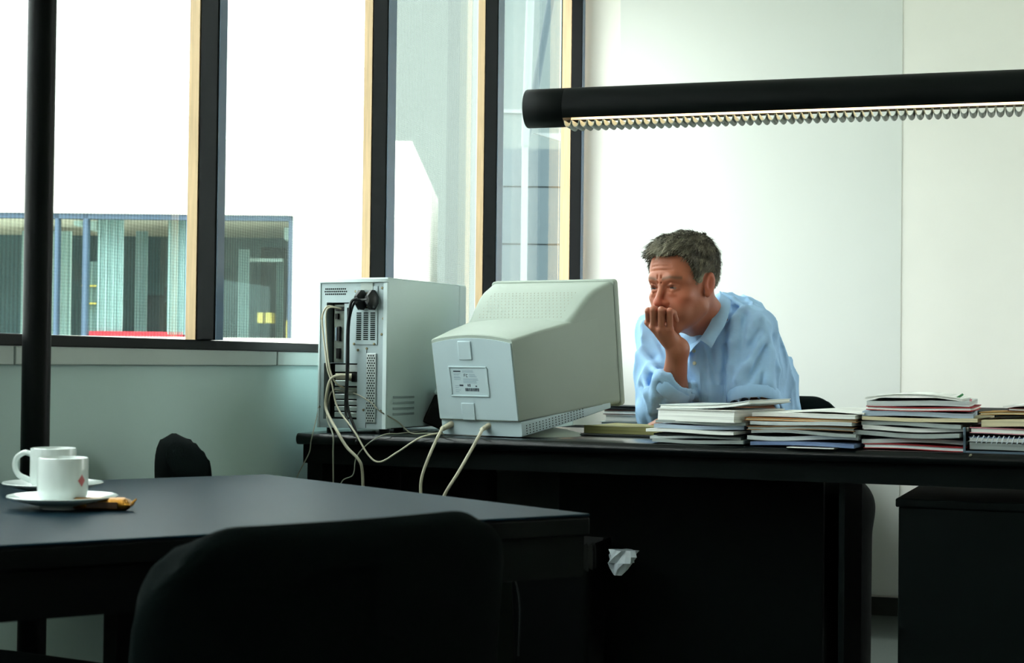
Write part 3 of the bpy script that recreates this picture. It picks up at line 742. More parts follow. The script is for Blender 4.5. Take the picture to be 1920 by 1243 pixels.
# label recess: a raised picture-frame lip around the sunk label
lx0_, lz1 = bq(850, 679); lx1_, lz0 = bq(924, 731)
lab = bbox('rating_label', 'label', lx0_, lx1_, lz0, lz1, .0036, .0042)
for nme, a in (('label_frame', (lx0_ - .004, lx1_ + .004, lz1, lz1 + .004)), ('label_frame', (lx0_ - .004, lx1_ + .004, lz0 - .004, lz0)), ('label_frame', (lx0_ - .006, lx0_, lz0, lz1)), ('label_frame', (lx1_, lx1_ + .006, lz0, lz1))):
    bbox(nme, 'crt_back', *a, .003, .0062, bevel=.0012)
def ink(name, m, x0, y0, x1, y1): # marks on the label in photo-label pixels (0..72, 0..50)
    X0, X1 = lx0_ + (lx1_ - lx0_) * x0 / 72, lx0_ + (lx1_ - lx0_) * x1 / 72; Z0, Z1 = lz1 - (lz1 - lz0) * y1 / 52, lz1 - (lz1 - lz0) * y0 / 52
    bbox(name, m, X0, X1, Z0, Z1, .0042, .0044, lab)
ink('maker_name', 'ink', 6, 5.5, 21, 8)
for x0, x1, ys_ in ((6, 21, (11, 13.2, 17, 19, 22)), (24, 50, (5, 7.5)), (38, 54, (12, 14.4, 16.5)), (25, 56, (20.5, 23, 25.5, 28)), (7, 18, (34, 37.5, 42, 45.5))):
    for y in ys_: ink('fine_print', 'ink_soft', x0, y, x1 - (y * 3.7) % 5, y + .8)
for x0, x1, y0, y1 in ((16, 24, 32, 35), (33, 35, 31, 35.5), (36.5, 38.5, 30.5, 36), (49, 52, 33.5, 36)): ink('mark', 'ink', x0, y0, x1, y1)
# FC mark
for x0, y0, x1, y1 in ((27, 11.5, 28, 17), (27, 11.5, 30.5, 12.5), (27, 13.8, 30, 14.6), (31.5, 12.5, 32.4, 17), (31.5, 12, 35, 13), (31.5, 16.6, 35, 17.6)): ink('mark', 'ink', x0, y0, x1, y1)
x = 27.0; k = 0
while x < 55:
    w_ = (.7, 1.2, .5, 1.6, .9)[k % 5]; ink('barcode_bar', 'ink', x, 38.5, x + w_, 44.5); x += w_ + (.5, .7, .4)[k % 3]; k += 1
# moulded tabs
for p in (((863, 628), (893, 664)), ((874, 746), (903, 779))):
    (a0, a1), (b0, b1) = p; x0_, z1_ = bq(a0, a1); x1_, z0_ = bq(b0, b1)
    bbox('moulded_tab', 'crt_back', x0_, x1_, z0_, z1_, .003, .0065, bevel=.002)
# side vent dots
mb = MB()
for r_ in range(4):
    for k in range(19):
        y = .020 + k * .0112; z = .0055 + r_ * .0060 + .004 * y / .14
        hw_ = np.interp(y, [.006, .012, .14, .24], [.1105, .113, .137, .1525]) + .0008
        mb.add([(hw_, y - .0016, z - .0014), (hw_ + .0004, y + .0016, z - .0014), (hw_ + .0004, y + .0016, z + .0014), (hw_, y - .0016, z + .0014)], [(0, 1, 2, 3)])
mb.xf(tilt).build('side_vent', 'hole', mon, kind='stuff')
mb = MB()
for r_ in range(9):
    for k in range(26):
        b_ = .205 + r_ * .0095; x_ = -.135 + k * .0105 + (r_ % 2) * .005
        zt2 = np.interp(b_, [.205, .225, .25, .275, .305], [.2525, .266, .285, .300, .312]) + .0004
        if abs(x_) < .122: mb.add([(x_ - .0012, b_ - .0012, zt2 - .0007), (x_ + .0012, b_ - .0012, zt2 - .0007), (x_ + .0012, b_ + .0012, zt2 + .0018), (x_ - .0012, b_ + .0012, zt2 + .0018)], [(0, 1, 2, 3)])
mb.xf(tilt).build('top_vent', 'cable_grey', mon, kind='stuff')
# connector openings and swivel foot
for x0_ in (-.100, .005):
    MB().box(x0_, x0_ + .03, .0075, .0095, .012, .0355).xf(tilt).build('socket_opening', 'hole', mon)
MB().lathe([(0, .022), (.03, .022), (.085, .014), (.118, .006), (.125, .0), (0, .0)], 40, (0.03, .185, 0)).build('swivel_foot', 'crt', mon, smooth=True)
MB().lathe([(0, .05), (.06, .05), (.075, .018), (0, .018)], 32, (0.0, .185, 0)).build('swivel_neck', 'crt', mon, smooth=True)
def mw(x, y, z):
    p = tilt(np.array([x, y, z])); return np.array([mc[0], mc[1], DESK_Z]) + np.array([cos(mrz) * p[0] - sin(mrz) * p[1], sin(mrz) * p[0] + cos(mrz) * p[1], p[2]])
cable('monitor_cable', 'putty cable hanging from the left socket of the monitor', [mw(-.085, .008, .024), mw(-.093, -.018, .018), DY(829, 803, .03), DY(812, 838, .05), DY(797, 875, .055), DY(790, 900, .055), DY(789, 925, .05), DY(792, 990, .04)], .0036, plug=[(mw(-.083, .010, .025), mw(-.094, -.022, .016), .008, .0055)])
cable('monitor_cable', 'putty cable hanging from the middle socket of the monitor', [mw(.022, .008, .024), mw(.014, -.016, .018), DY(903, 808, .035), DY(880, 850, .05), DY(858, 888, .06), DY(835, 925, .06), DY(818, 965, .05)], .0038, plug=[(mw(.022, .010, .025), mw(.015, -.016, .018), .007, .005)])

# tilted black and beige unit leaning between tower and monitor
to_ = at_D(787, 800, 3.98)
ub = thing('leaning_speaker', 'small dark speaker with beige cheek leaning behind the monitor', 'speaker', (to_[0], to_[1], DESK_Z), YAW)
rot = radians(-24)
def lean(p): return np.array([p[0] * cos(rot) - p[2] * sin(rot) + .012, p[1], p[0] * sin(rot) + p[2] * cos(rot) + .023])
MB().box(-.005, .05, -.03, .03, 0, .075).xf(lean).build('body', 'plastic_black', ub, bevel=.004)
MB().box(-.008, .05, -.032, .032, .0755, .145).xf(lean).build('cheek', 'pc_beige', ub, bevel=.004)

# ------------------------------------------------------------------ paper
def paper_mat(name, col, period=.0016, amp=.35):
    m = mat(name, col, .75, spec=.2)
    nt = m.node_tree; N = nt.nodes; L = nt.links; b = N['Principled BSDF']
    tc = N.new('ShaderNodeTexCoord'); mp = N.new('ShaderNodeMapping'); mp.inputs['Scale'].default_value = (3, 3, 1 / period)
    nz = N.new('ShaderNodeTexNoise'); nz.inputs['Scale'].default_value = 1.0; nz.inputs['Detail'].default_value = 3
    L.new(tc.outputs['Object'], mp.inputs[0]); L.new(mp.outputs[0], nz.inputs[0])
    cr = N.new('ShaderNodeValToRGB'); cr.color_ramp.elements[0].position = .3; cr.color_ramp.elements[1].position = .6
    cr.color_ramp.elements[0].color = [c * (1 - amp) for c in col[:3]] + [1]; cr.color_ramp.elements[1].color = col
    L.new(nz.outputs['Fac'], cr.inputs[0]); L.new(cr.outputs[0], b.inputs['Base Color']); return m
for k, c in dict(white=(242, 243, 238), greyw=(212, 220, 220), bluew=(176, 192, 210), cream=(226, 214, 178), grey=(164, 172, 170), brown=(150, 112, 74), orange=(196, 132, 76), red=(176, 52, 58), pink=(220, 150, 160), green=(70, 132, 88), olive=(170, 166, 112), dark=(44, 50, 52), kraft=(168, 126, 66), blue=(112, 132, 170), maroon=(96, 40, 36)).items():
    M['p_' + k] = paper_mat('paper_' + k, rgb(*c))

def doc(name, label, cat, p, rz, w, d, t, m, curl=0.0, curlx=0.0, wob=.0, group=None, cover=None, fold=False, seed=0):
    """a sheaf, folder or book: origin at its near-left lower corner; sheets may bow or wave"""
    r_ = random.Random(seed + int(w * 1e5)); nx, ny = 12, 8
    ph = r_.uniform(0, 6)
    def zb(a, b): return curl * (a ** 3) + curlx * sin(pi * a) + wob * sin(a * 5 + ph) * (1 - b * .4) + wob * .6 * sin(b * 4 + ph)
    zmin = min(zb(i / nx, j / ny) for i in range(nx + 1) for j in range(ny + 1))
    def grid(z):
        return [[(w * i / nx + (r_.uniform(-.0008, .0008) if 0 < j < ny else 0), d * j / ny, z + zb(i / nx, j / ny) - zmin) for i in range(nx + 1)] for j in range(ny + 1)]
    def solid(z0, z1, x_in=0.0, y_in=0.0):
        lo, hi = grid(z0), grid(z1); mb = MB(); n = nx + 1
        if x_in: lo = [[(min(max(p_[0], x_in), w - x_in), p_[1], p_[2]) for p_ in r] for r in lo]; hi = [[(min(max(p_[0], x_in), w - x_in), max(p_[1], y_in), p_[2]) for p_ in r] for r in hi]
        vs = [p_ for r in lo for p_ in r] + [p_ for r in hi for p_ in r]; N0 = n * (ny + 1); fs = []
        for j in range(ny):
            for i in range(nx):
                q_ = (j * n + i, j * n + i + 1, (j + 1) * n + i + 1, (j + 1) * n + i); fs.append(tuple(reversed(q_))); fs.append(tuple(N0 + k for k in q_))
        bd = list(range(n)) + [j * n + nx for j in range(1, ny + 1)] + [ny * n + i for i in range(nx - 1, -1, -1)] + [j * n for j in range(ny - 1, 0, -1)]
        for k in range(len(bd)): a, b = bd[k], bd[(k + 1) % len(bd)]; fs.append((a, b, N0 + b, N0 + a))
        return mb.add(vs, fs)
    if cover is None:
        o = solid(0, t).build(name, m, smooth=True, angle=30); o.location = tuple(p); o.rotation_euler = (0, 0, rz)
        return tag(o, label, cat, group)
    tt = thing(name, label, cat, p, rz, group); c_ = min(.0018, t * .25)
    solid(0, c_).build('cover', cover, tt, smooth=True, angle=30)
    solid(c_, t - c_, .003, .003).build('pages', m, tt, smooth=True, angle=30)
    solid(t - c_, t).build('cover', cover, tt, smooth=True, angle=30)
    return tt
ORD = ['lowest', 'second lowest', 'third lowest', 'fourth from bottom', 'fifth from bottom', 'sixth from bottom', 'seventh from bottom', 'eighth from bottom', 'ninth from bottom', 'tenth from bottom', 'eleventh from bottom']
def stack(where, px0, yl, items, group, z0=DESK_Z):
    x0 = dlY(px0, yl); z = z0 + .0005; rs_ = random.Random(int(px0))
    for i, it in enumerate(items):
        nm, desc, dx, dy, w, d, t, deg, m = it[:9]; kw = it[9] if len(it) > 9 else {}
        lift = kw.pop('lift', 0.0)
        dx += rs_.uniform(-.006, .006); deg = deg * 1.3 + rs_.uniform(-2, 2); p = dw(x0 + dx, yl + dy, z + lift)
        if 'wob' in kw: kw['wob'] *= 1.5
        doc(nm, f'{desc}, {ORD[i]} in the stack {where}', kw.pop('cat', 'papers'), p, DRZ + radians(deg), w, d, t, m, group=group, seed=i * 13 + int(px0), **kw)
        z += t + lift + kw.get('gap', 0) + .0006 + kw.get('wob', 0) * 1.0
    return z
W_ = dict(wob=.0012)
stack('left of the thick white book', 1213, .022, [], '')
stack('beside the monitor', 1213, .022, [
    ('paper_sheaf', 'grey sheaf of papers', .012, .0, .205, .29, .0075, -2, 'p_grey', dict(wob=.0010)),
    ('paper_sheaf', 'pale blue-grey papers', .010, .004, .20, .285, .0055, 3, 'p_greyw', dict(wob=.0012)),
    ('paper_sheaf', 'dark-edged report', .014, .01, .198, .28, .004, -1, 'p_dark', dict()),
    ('brochure', 'white brochure with red corner', -.004, .004, .205, .285, .0065, -5, 'p_white', dict(wob=.001, cat='brochure')),
    ('paper_sheaf', 'blue-white papers', .016, .008, .20, .285, .0085, 2, 'p_bluew', dict(wob=.0008)),
    ('magazine', 'grey magazine', .012, .012, .205, .285, .006, -4, 'p_grey', dict(wob=.001, cat='magazine')),
    ('thick_book', 'thick white book', .018, .02, .192, .25, .0265, -9, 'p_white', dict(cover='p_white', cat='book')),
    ('brochure', 'limp curling white brochure', .022, .026, .215, .24, .0085, -8, 'p_white', dict(curl=.014, cover='p_greyw', cat='brochure')),
], 'papers in the stack beside the monitor')
stack('in front of the man', 1398, .018, [
    ('paper_sheaf', 'loose white sheet', .095, -.022, .10, .2, .0018, -3, 'p_white', dict()),
    ('paper_sheaf', 'blue-edged papers', .012, .0, .225, .29, .0075, -4, 'p_blue', dict(wob=.001)),
    ('paper_sheaf', 'white crumpled papers', -.002, .002, .235, .29, .0085, 2, 'p_greyw', dict(wob=.0022)),
    ('paper_sheaf', 'grey waved papers', .006, .006, .225, .28, .0065, -2, 'p_grey', dict(wob=.002)),
    ('folder', 'brown card folder', .004, .004, .23, .29, .0085, 1, 'p_grey', dict(cover='p_brown', wob=.0012, cat='folder')),
    ('paper_sheaf', 'grey-white papers', .012, .01, .22, .28, .0075, -3, 'p_greyw', dict(wob=.001)),
    ('folder', 'orange card folder', .0, .008, .24, .29, .0065, -1, 'p_cream', dict(cover='p_orange', cat='folder')),
    ('paper_pad', 'thick white pad', .008, .02, .225, .28, .0085, -6, 'p_white', dict(wob=.0006, cat='pad')),
    ('paper_sheaf', 'loose pale green-white sheets', .075, .04, .17, .25, .004, -7, 'p_white', dict(curlx=.004)),
], 'papers in the stack in front of the man')
stack('right of centre', 1612, .030, [
    ('folder', 'red card folder', .012, .0, .21, .29, .010, -2, 'p_greyw', dict(cover='p_red', wob=.001, cat='folder')),
    ('paper_sheaf', 'white papers', .008, .004, .215, .28, .0085, 3, 'p_greyw', dict(wob=.0016)),
    ('paper_sheaf', 'grey crumpled papers', -.008, .002, .22, .285, .0085, -4, 'p_grey', dict(wob=.0018)),
    ('paper_sheaf', 'white waved papers', .0, .006, .215, .28, .0085, 1, 'p_white', dict(wob=.0018)),
    ('paper_sheaf', 'dark grey papers', .006, .01, .205, .28, .0085, -2, 'p_grey', dict(wob=.0016)),
    ('paper_sheaf', 'cream-topped papers', .004, .004, .235, .29, .0075, -3, 'p_cream', dict(wob=.0008)),
    ('paper_sheaf', 'blue-white papers', .008, .008, .225, .285, .010, 2, 'p_bluew', dict(wob=.0012)),
    ('folder', 'red card folder', .012, .01, .215, .285, .0085, 1, 'p_white', dict(cover='p_red', wob=.0008, cat='folder')),
    ('paper_sheaf', 'grey-white papers', .008, .014, .208, .28, .0105, 1, 'p_greyw', dict(wob=.001)),
    ('magazine', 'bowed white magazine', .004, .016, .20, .275, .0055, 0, 'p_white', dict(curlx=.009, cover='p_white', cat='magazine')),
], 'papers in the stack right of centre')
# desk tray with spiral notebook and folders at the right edge
tx0 = dlY(1806, .02); tp = dw(tx0, .02, DESK_Z)
tray = thing('letter_tray', 'smoky blue-grey letter tray at the right edge', 'tray', tp, DRZ)
M['tray'] = mat('smoky_plastic', rgb(86, 104, 120), .25, spec=.5, var=.05)
MB().box(0, .005, 0, .30, 0, .052).build('side_wall', 'tray', tray, bevel=.001)
MB().box(.3, .305, 0, .30, 0, .052).build('side_wall', 'tray', tray, bevel=.001)
MB().box(.005, .3, .0, .30, .0, .004).build('floor_plate', 'tray', tray)
MB().box(.005, .3, .295, .30, .004, .052).build('back_wall', 'tray', tray)
z = DESK_Z + .0045
doc('paper_sheaf', 'grey papers at the bottom of the letter tray', 'papers', dw(tx0 + .012, .03, z), DRZ, .26, .25, .014, 'p_grey', wob=.001)
z += .020
nb_ = thing('spiral_notebook', 'spiral-bound notebook lying in the letter tray', 'notebook', dw(tx0 + .012, .024, z), DRZ)
MB().box(0, .27, .006, .25, 0, .0065).build('pages', 'p_white', nb_); MB().box(-.002, .272, .004, .252, .0065, .008).build('cover', 'p_blue', nb_); MB().box(-.002, .272, .004, .252, -.0016, 0).build('cover', 'p_greyw', nb_)
sp = []
for k in range(26 * 8 + 1):
    a_ = 2 * pi * k / 8; sp.append((.006 + .258 * k / (26 * 8), .004 - .0065 * cos(a_) , .003 + .0075 * sin(a_)))
MB().tube(sp, .0011, 5).build('spiral_binding', 'bag', nb_, smooth=True)
z += .013
doc('folder', 'white papers in a pink folder above the spiral notebook', 'folder', dw(tx0 + .012, .03, z), DRZ + .005, .255, .25, .012, 'p_white', cover='p_pink', wob=.001); z += .0155
doc('paper_sheaf', 'cream envelope bulging above the pink folder', 'papers', dw(tx0 + .035, .03, z), DRZ - .05, .25, .24, .014, 'p_cream', curlx=.004); z += .017
doc('folder', 'brown kraft folder draped on top at the right edge', 'folder', dw(tx0 + .03, .035, z + .004), DRZ - .04, .27, .24, .006, 'p_cream', cover='p_kraft', wob=.0015, curlx=.003); z += .014
doc('folder', 'maroon folder on the kraft folder at the right edge', 'folder', dw(tx0 + .085, .05, z), DRZ - .02, .22, .22, .006, 'p_white', cover='p_maroon', wob=.001); z += .009
doc('paper_sheaf', 'loose white sheets topmost at the right edge', 'papers', dw(tx0 + .075, .06, z), DRZ - .06, .2, .22, .003, 'p_white', curlx=.006)
# bookmarks sticking up from the third stack
for nm, lab, px, py, px2, py2, m in (('index_tab', 'green index tab sticking up from the tall stack', 1781, 755, 1806, 739, 'p_green'), ('index_tab', 'pink index tab sticking up from the red folder', 1796, 758, 1801, 747, 'p_pink'), ('index_tab', 'pale pink index strip right of the tall stack', 1813, 772, 1821, 748, 'p_pink')):
    a_, b_ = on_Y(px, py, 3.50), on_Y(px2, py2, 3.50); dd = (b_ - a_); nn = np.cross(dd, dY); nn = nn / np.linalg.norm(nn) * .0028
    o = MB().loft([[tuple(a_ + nn - dY * .0006), tuple(a_ - nn - dY * .0006), tuple(a_ - nn + dY * .0006), tuple(a_ + nn + dY * .0006)], [tuple(b_ + nn * .8 - dY * .0006), tuple(b_ - nn * .8 - dY * .0006), tuple(b_ - nn * .8 + dY * .0006), tuple(b_ + nn * .8 + dY * .0006)]]).build(nm, m); tag(o, lab, 'index tab')
pe = thing('pencil', 'pale pencil lying over the desk edge at the right', 'pencil', DT(1852, 831, .16, DESK_Z + .005))
d_ = DY(1817, 855, .012) - np.array(pe.location)
MB().tube([(0, 0, 0), tuple(d_ * .92), tuple(d_)], [.0028, .0028, .0006], 6).build('shaft', 'brass', pe); MB().tube([tuple(-d_ * .06), (0, 0, 0)], .003, 8).build('eraser_end', 'p_pink', pe)

# pile under the man's elbow and books beyond
x0 = dlY(1100, .36)
doc('paper_pile', 'flat olive-yellow paper pile between monitor and elbow', 'papers', dw(x0, .34, DESK_Z + .0005), DRZ - .1, .20, .20, .020, 'p_olive', wob=.0012)
doc('folder', 'dark folder under the olive pile edge', 'folder', dw(x0 - .06, .26, DESK_Z + .0005), DRZ - .03, .30, .07, .004, 'p_dark')
bxp = at_D(1166, 760, 4.26)
bz_ = DESK_Z + .001
bk = [('white_tray', 'flat pale desk tray beyond the monitor', .0, .16, .018, 'p_greyw', 'tray'), ('book', 'white book beyond the monitor by the sleeve', .012, .12, .018, 'p_white', 'book'), ('book', 'maroon book beyond the monitor by the sleeve', .008, .12, .012, 'p_maroon', 'book'), ('book', 'dark book topmost beyond the monitor', .012, .11, .010, 'p_dark', 'book')]
for nm, lab, dx, w, t, m, c in bk:
    p = np.array([bxp[0], bxp[1], 0]) + dX * dx - dX * .06
    doc(nm, lab, c, (p[0], p[1], bz_), DRZ, w, .12, t, m if m != 'p_maroon' else 'p_white', cover=m); bz_ += t + .0006

# ------------------------------------------------------------------ coffee cups on the table
def cup(label, px, py, handle_deg, emblem=False):
    p = on_z(px, py, TZ)
    sn = thing('saucer', label.replace('cup', 'saucer under the cup') if False else label[1], 'saucer', p, YAW, 'coffee saucers')
    MB().lathe([(0, .0035), (.022, .003), (.024, .0), (.028, .0), (.030, .003), (.050, .0085), (.0725, .0155), (.0735, .0168), (.0725, .018), (.050, .0118), (.034, .0075), (.030, .0078), (0, .0075)], 56).build('dish', 'china', sn, smooth=True, angle=50)
    c = thing('coffee_cup', label[0], 'cup', (p[0], p[1], p[2] + .0079), YAW, 'white coffee cups')
    R_ = .0335
    MB().lathe([(0, .002), (.021, .0005), (.024, 0), (.029, .004), (.0325, .010), (R_, .018), (R_, .058), (R_ - .0006, .0605), (R_ - .002, .061), (R_ - .003, .0595), (R_ - .0035, .018), (R_ - .007, .009), (.02, .006), (0, .005)], 56).build('bowl', 'china', c, smooth=True, angle=50)
    a = radians(handle_deg); ca, sa = cos(a), sin(a)
    hp = spline([(R_ - .001, 0, .050), (R_ + .012, 0, .053), (R_ + .024, 0, .045), (R_ + .027, 0, .032), (R_ + .021, 0, .020), (R_ + .008, 0, .014), (R_ - .002, 0, .010)], 6)
    MB().tube([(x * ca, x * sa, z_) for x, y, z_ in hp], .0042, 10).build('handle', 'china', c, smooth=True)
    MB().lathe([(0, .042), (.029, .042)], 40).build('coffee', 'foil_dark', c)
    if emblem:
        n = 8; a0 = radians(-28); h = .0085; w = .0065; vs = []
        mb = MB()
        for i in range(n + 1):
            t = -1 + 2 * i / n; aa = a0 + t * w / R_; hh = h * (1 - abs(t))
            vs += [((R_ + .0003) * cos(aa), (R_ + .0003) * sin(aa), .031 - hh), ((R_ + .0003) * cos(aa), (R_ + .0003) * sin(aa), .031 + hh)]
        mb.add(vs, [(2 * i, 2 * i + 2, 2 * i + 3, 2 * i + 1) for i in range(n)]).build('diamond_emblem', 'emblem', c, smooth=True)
cup(('white coffee cup with a red diamond emblem, in front', 'white saucer with gold wrapper beside it, in front'), 117, 953, 84, True)
cup(('white coffee cup with handle to the left, behind', 'white saucer partly hidden behind the front cup'), 99, 926, 172)
gp = on_z(208, 957, TZ)
gs = thing('wrapped_biscuit', 'gold foil wrapped biscuit stick leaning on the front saucer', 'biscuit', (gp[0], gp[1], TZ), YAW - .05)
rings = []
for k, (x, hy, hz) in enumerate(((-.052, .009, .005), (-.046, .0105, .008), (.018, .0105, .008), (.024, .011, .0065), (.029, .012, .0015))):
    rings.append([(x, hy * cos(2 * pi * i / 12), .0085 + hz * sin(2 * pi * i / 12) * (1 + .08 * ((i * 7 + k) % 3))) for i in range(12)])
MB().loft(rings).build('foil', 'gold', gs, smooth=True, angle=40)
MB().box(-.03, .012, -.0125, -.0105, .004, .012).build('printed_band', 'foil_dark', gs)
MB().tube([(.028, 0, .009), (.034, .002, .016)], [.003, .001], 6).build('foil_twist', 'gold', gs)

# ------------------------------------------------------------------ waste bin and bag under the desk
bp_ = on_Y(1050, 1100, 3.66)
bn = thing('waste_bin', 'black waste bin with liner under the desk', 'bin', (bp_[0], bp_[1], 0), DRZ)
zb_ = at_D(1050, 1033, 3.62)[2]
def rr_(s, z): return [(x * s, y * s, z) for x, y in rrect(.205, .17, .025, 5)]
MB().loft([rr_(.78, .0), rr_(.8, .01), rr_(1.0, zb_ - .004), rr_(1.02, zb_), rr_(.98, zb_), rr_(.76, .012)]).build('bucket', 'plastic_black', bn, smooth=True, angle=40)
ln = []
for k, (s, dz) in enumerate(((.96, -.06), (.97, -.002), (1.0, .007), (1.035, -.004), (1.03, -.05))):
    ln.append([(x * s + .003 * sin(i * 2.3), y * s + .003 * cos(i * 1.7), zb_ + dz + .005 * sin(i * 1.9 + k)) for i, (x, y) in enumerate(rrect(.205, .17, .025, 9))])
MB().loft(ln, False, False).build('liner', 'plastic_black', bn, smooth=True, angle=30)
bg = on_Y(1165, 1056, 3.62)
gg = MB(); vs = []; nseg, nring = 16, 6
for j in range(nring):
    t = j / (nring - 1)
    for i in range(nseg):
        a_ = 2 * pi * i / nseg; rad = (.012 + .030 * sin(pi * min(1, t * .62)) ** 1.0) * (1 + .28 * ((i * 5 + j * 3) % 4 - 1.5) / 1.5)
        vs.append(((rad * cos(a_) - .012 + .02 * t) * .72, rad * .5 * sin(a_), (-.035 + .062 * t + .006 * ((i * 3 + j) % 3)) * .8))
fs = [(j * nseg + i, j * nseg + (i + 1) % nseg, (j + 1) * nseg + (i + 1) % nseg, (j + 1) * nseg + i) for j in range(nring - 1) for i in range(nseg)] + [tuple(range(nseg - 1, -1, -1)), tuple(range((nring - 1) * nseg, nring * nseg))]
b_o = gg.add(vs, fs).build('plastic_bag', 'bag'); b_o.location = tuple(bg)
tag(b_o, 'crumpled white plastic bag poking out beside the waste bin', 'bag')

# ------------------------------------------------------------------ the seated man
def surface_nets(V, lo, h):
    """polygonise a sampled distance field"""
    nx, ny, nz = V.shape; ins = V < 0
    c = np.zeros((nx - 1, ny - 1, nz - 1), np.int8)
    for dx in (0, 1):
        for dy in (0, 1):
            for dz in (0, 1): c += ins[dx:nx - 1 + dx, dy:ny - 1 + dy, dz:nz - 1 + dz]
    act = (c > 0) & (c < 8); idx = np.argwhere(act); ids = -np.ones(act.shape, np.int64); ids[act] = np.arange(len(idx))
    acc = np.zeros((len(idx), 3)); cnt = np.zeros(len(idx))
    corners = [(a, b, d) for a in (0, 1) for b in (0, 1) for d in (0, 1)]
    for i, ca in enumerate(corners):
        for cb in corners[i + 1:]:
            if sum(abs(a - b) for a, b in zip(ca, cb)) != 1: continue
            va = V[idx[:, 0] + ca[0], idx[:, 1] + ca[1], idx[:, 2] + ca[2]]; vb = V[idx[:, 0] + cb[0], idx[:, 1] + cb[1], idx[:, 2] + cb[2]]
            m = (va < 0) != (vb < 0); t = np.zeros(len(idx)); t[m] = va[m] / (va[m] - vb[m])
            p = np.array(ca)[None] + t[:, None] * (np.array(cb) - np.array(ca))[None]
            acc[m] += p[m]; cnt[m] += 1
    verts = (idx + acc / cnt[:, None]) * h + np.array(lo)
    faces = []
    for ax in range(3):
        u, v = (ax + 1) % 3, (ax + 2) % 3
        sl0 = [slice(None)] * 3; sl1 = [slice(None)] * 3; sl0[ax] = slice(0, -1); sl1[ax] = slice(1, None)
        a, b = ins[tuple(sl0)], ins[tuple(sl1)]
        e = np.argwhere(a != b); e = e[(e[:, u] > 0) & (e[:, v] > 0) & (e[:, u] < V.shape[u] - 1) & (e[:, v] < V.shape[v] - 1)]
        flip = a[e[:, 0], e[:, 1], e[:, 2]]
        def cell(du, dv):
            k = e.copy(); k[:, u] -= du; k[:, v] -= dv; return ids[k[:, 0], k[:, 1], k[:, 2]]
        q_ = np.stack([cell(1, 1), cell(0, 1), cell(0, 0), cell(1, 0)], 1)
        q_[~flip] = q_[~flip][:, ::-1]; faces.append(q_)
    f = np.concatenate(faces); f = f[(f >= 0).all(1)]
    return verts, f
class Field:
    def __init__(s, lo, hi, h):
        s.lo = np.array(lo, np.float32); s.h = h; n = np.ceil((np.array(hi) - s.lo) / h).astype(int) + 1
        ax = [(s.lo[i] + h * np.arange(n[i])).astype(np.float32) for i in range(3)]
        s.X, s.Y, s.Z = np.meshgrid(*ax, indexing='ij'); s.V = np.full(s.X.shape, 9.0, np.float32)
    def ell(s, c, r, R=None):
        x, y, z = s.X - c[0], s.Y - c[1], s.Z - c[2]
        if R is not None: x, y, z = R[0][0] * x + R[0][1] * y + R[0][2] * z, R[1][0] * x + R[1][1] * y + R[1][2] * z, R[2][0] * x + R[2][1] * y + R[2][2] * z
        k0 = np.sqrt((x / r[0]) ** 2 + (y / r[1]) ** 2 + (z / r[2]) ** 2); k1 = np.sqrt((x / r[0] ** 2) ** 2 + (y / r[1] ** 2) ** 2 + (z / r[2] ** 2) ** 2)
        return (k0 * (k0 - 1) / np.maximum(k1, 1e-6)).astype(np.float32)
    def cap(s, a, b, ra, rb=None):
        rb = ra if rb is None else rb; a = np.array(a, np.float32); d = np.array(b, np.float32) - a
        x, y, z = s.X - a[0], s.Y - a[1], s.Z - a[2]; t = np.clip((x * d[0] + y * d[1] + z * d[2]) / max(float(d @ d), 1e-9), 0, 1)
        return np.sqrt((x - t * d[0]) ** 2 + (y - t * d[1]) ** 2 + (z - t * d[2]) ** 2) - (ra + (rb - ra) * t)
    def add(s, d, k=.01):
        h_ = np.maximum(k - np.abs(s.V - d), 0) / k; s.V = np.minimum(s.V, d) - h_ * h_ * k * .25
    def sub(s, d, k=.006):
        d = -d; h_ = np.maximum(k - np.abs(s.V - d), 0) / k; s.V = np.maximum(s.V, d) + h_ * h_ * k * .25
    def mesh(s): return surface_nets(s.V, s.lo, s.h)
def vnoise(p, scale, seed=0):
    """smooth value noise"""
    q_ = p * scale; i = np.floor(q_).astype(np.int64); f = q_ - i; f = f * f * (3 - 2 * f)
    def hsh(a, b, c): n_ = (a * 374761393 + b * 668265263 + c * 2147483647 + seed * 144665) & 0xffffffff; n_ = ((n_ ^ (n_ >> 13)) * 1274126177) & 0xffffffff; return ((n_ ^ (n_ >> 16)) & 0xffff) / 65535.0
    r = 0
    for dx in (0, 1):
        for dy in (0, 1):
            for dz in (0, 1):
                w = (f[:, 0] if dx else 1 - f[:, 0]) * (f[:, 1] if dy else 1 - f[:, 1]) * (f[:, 2] if dz else 1 - f[:, 2])
                r = r + w * hsh(i[:, 0] + dx, i[:, 1] + dy, i[:, 2] + dz)
    return r
def np_mesh(name, verts, faces, m, parent, cols=None, origin=(0, 0, 0)):
    me = bpy.data.meshes.new(name); v = np.asarray(verts, np.float64) - np.array(origin)
    me.vertices.add(len(v)); me.vertices.foreach_set('co', v.ravel())
    k = faces.shape[1]; me.loops.add(faces.size); me.loops.foreach_set('vertex_index', faces.ravel().astype(np.int32))
    me.polygons.add(len(faces)); me.polygons.foreach_set('loop_start', np.arange(0, faces.size, k, dtype=np.int32)); 
    me.update(calc_edges=True); me.validate()
    me.polygons.foreach_set('use_smooth', np.ones(len(me.polygons), bool))
    if cols is not None:
        at = me.color_attributes.new('Col', 'FLOAT_COLOR', 'POINT'); c4 = np.ones((len(v), 4), np.float32); c4[:, :3] = cols; at.data.foreach_set('color', c4.ravel())
    me.materials.append(M[m] if isinstance(m, str) else m)
    o = bpy.data.objects.new(name, me); COL.objects.link(o); o.parent = parent; return o
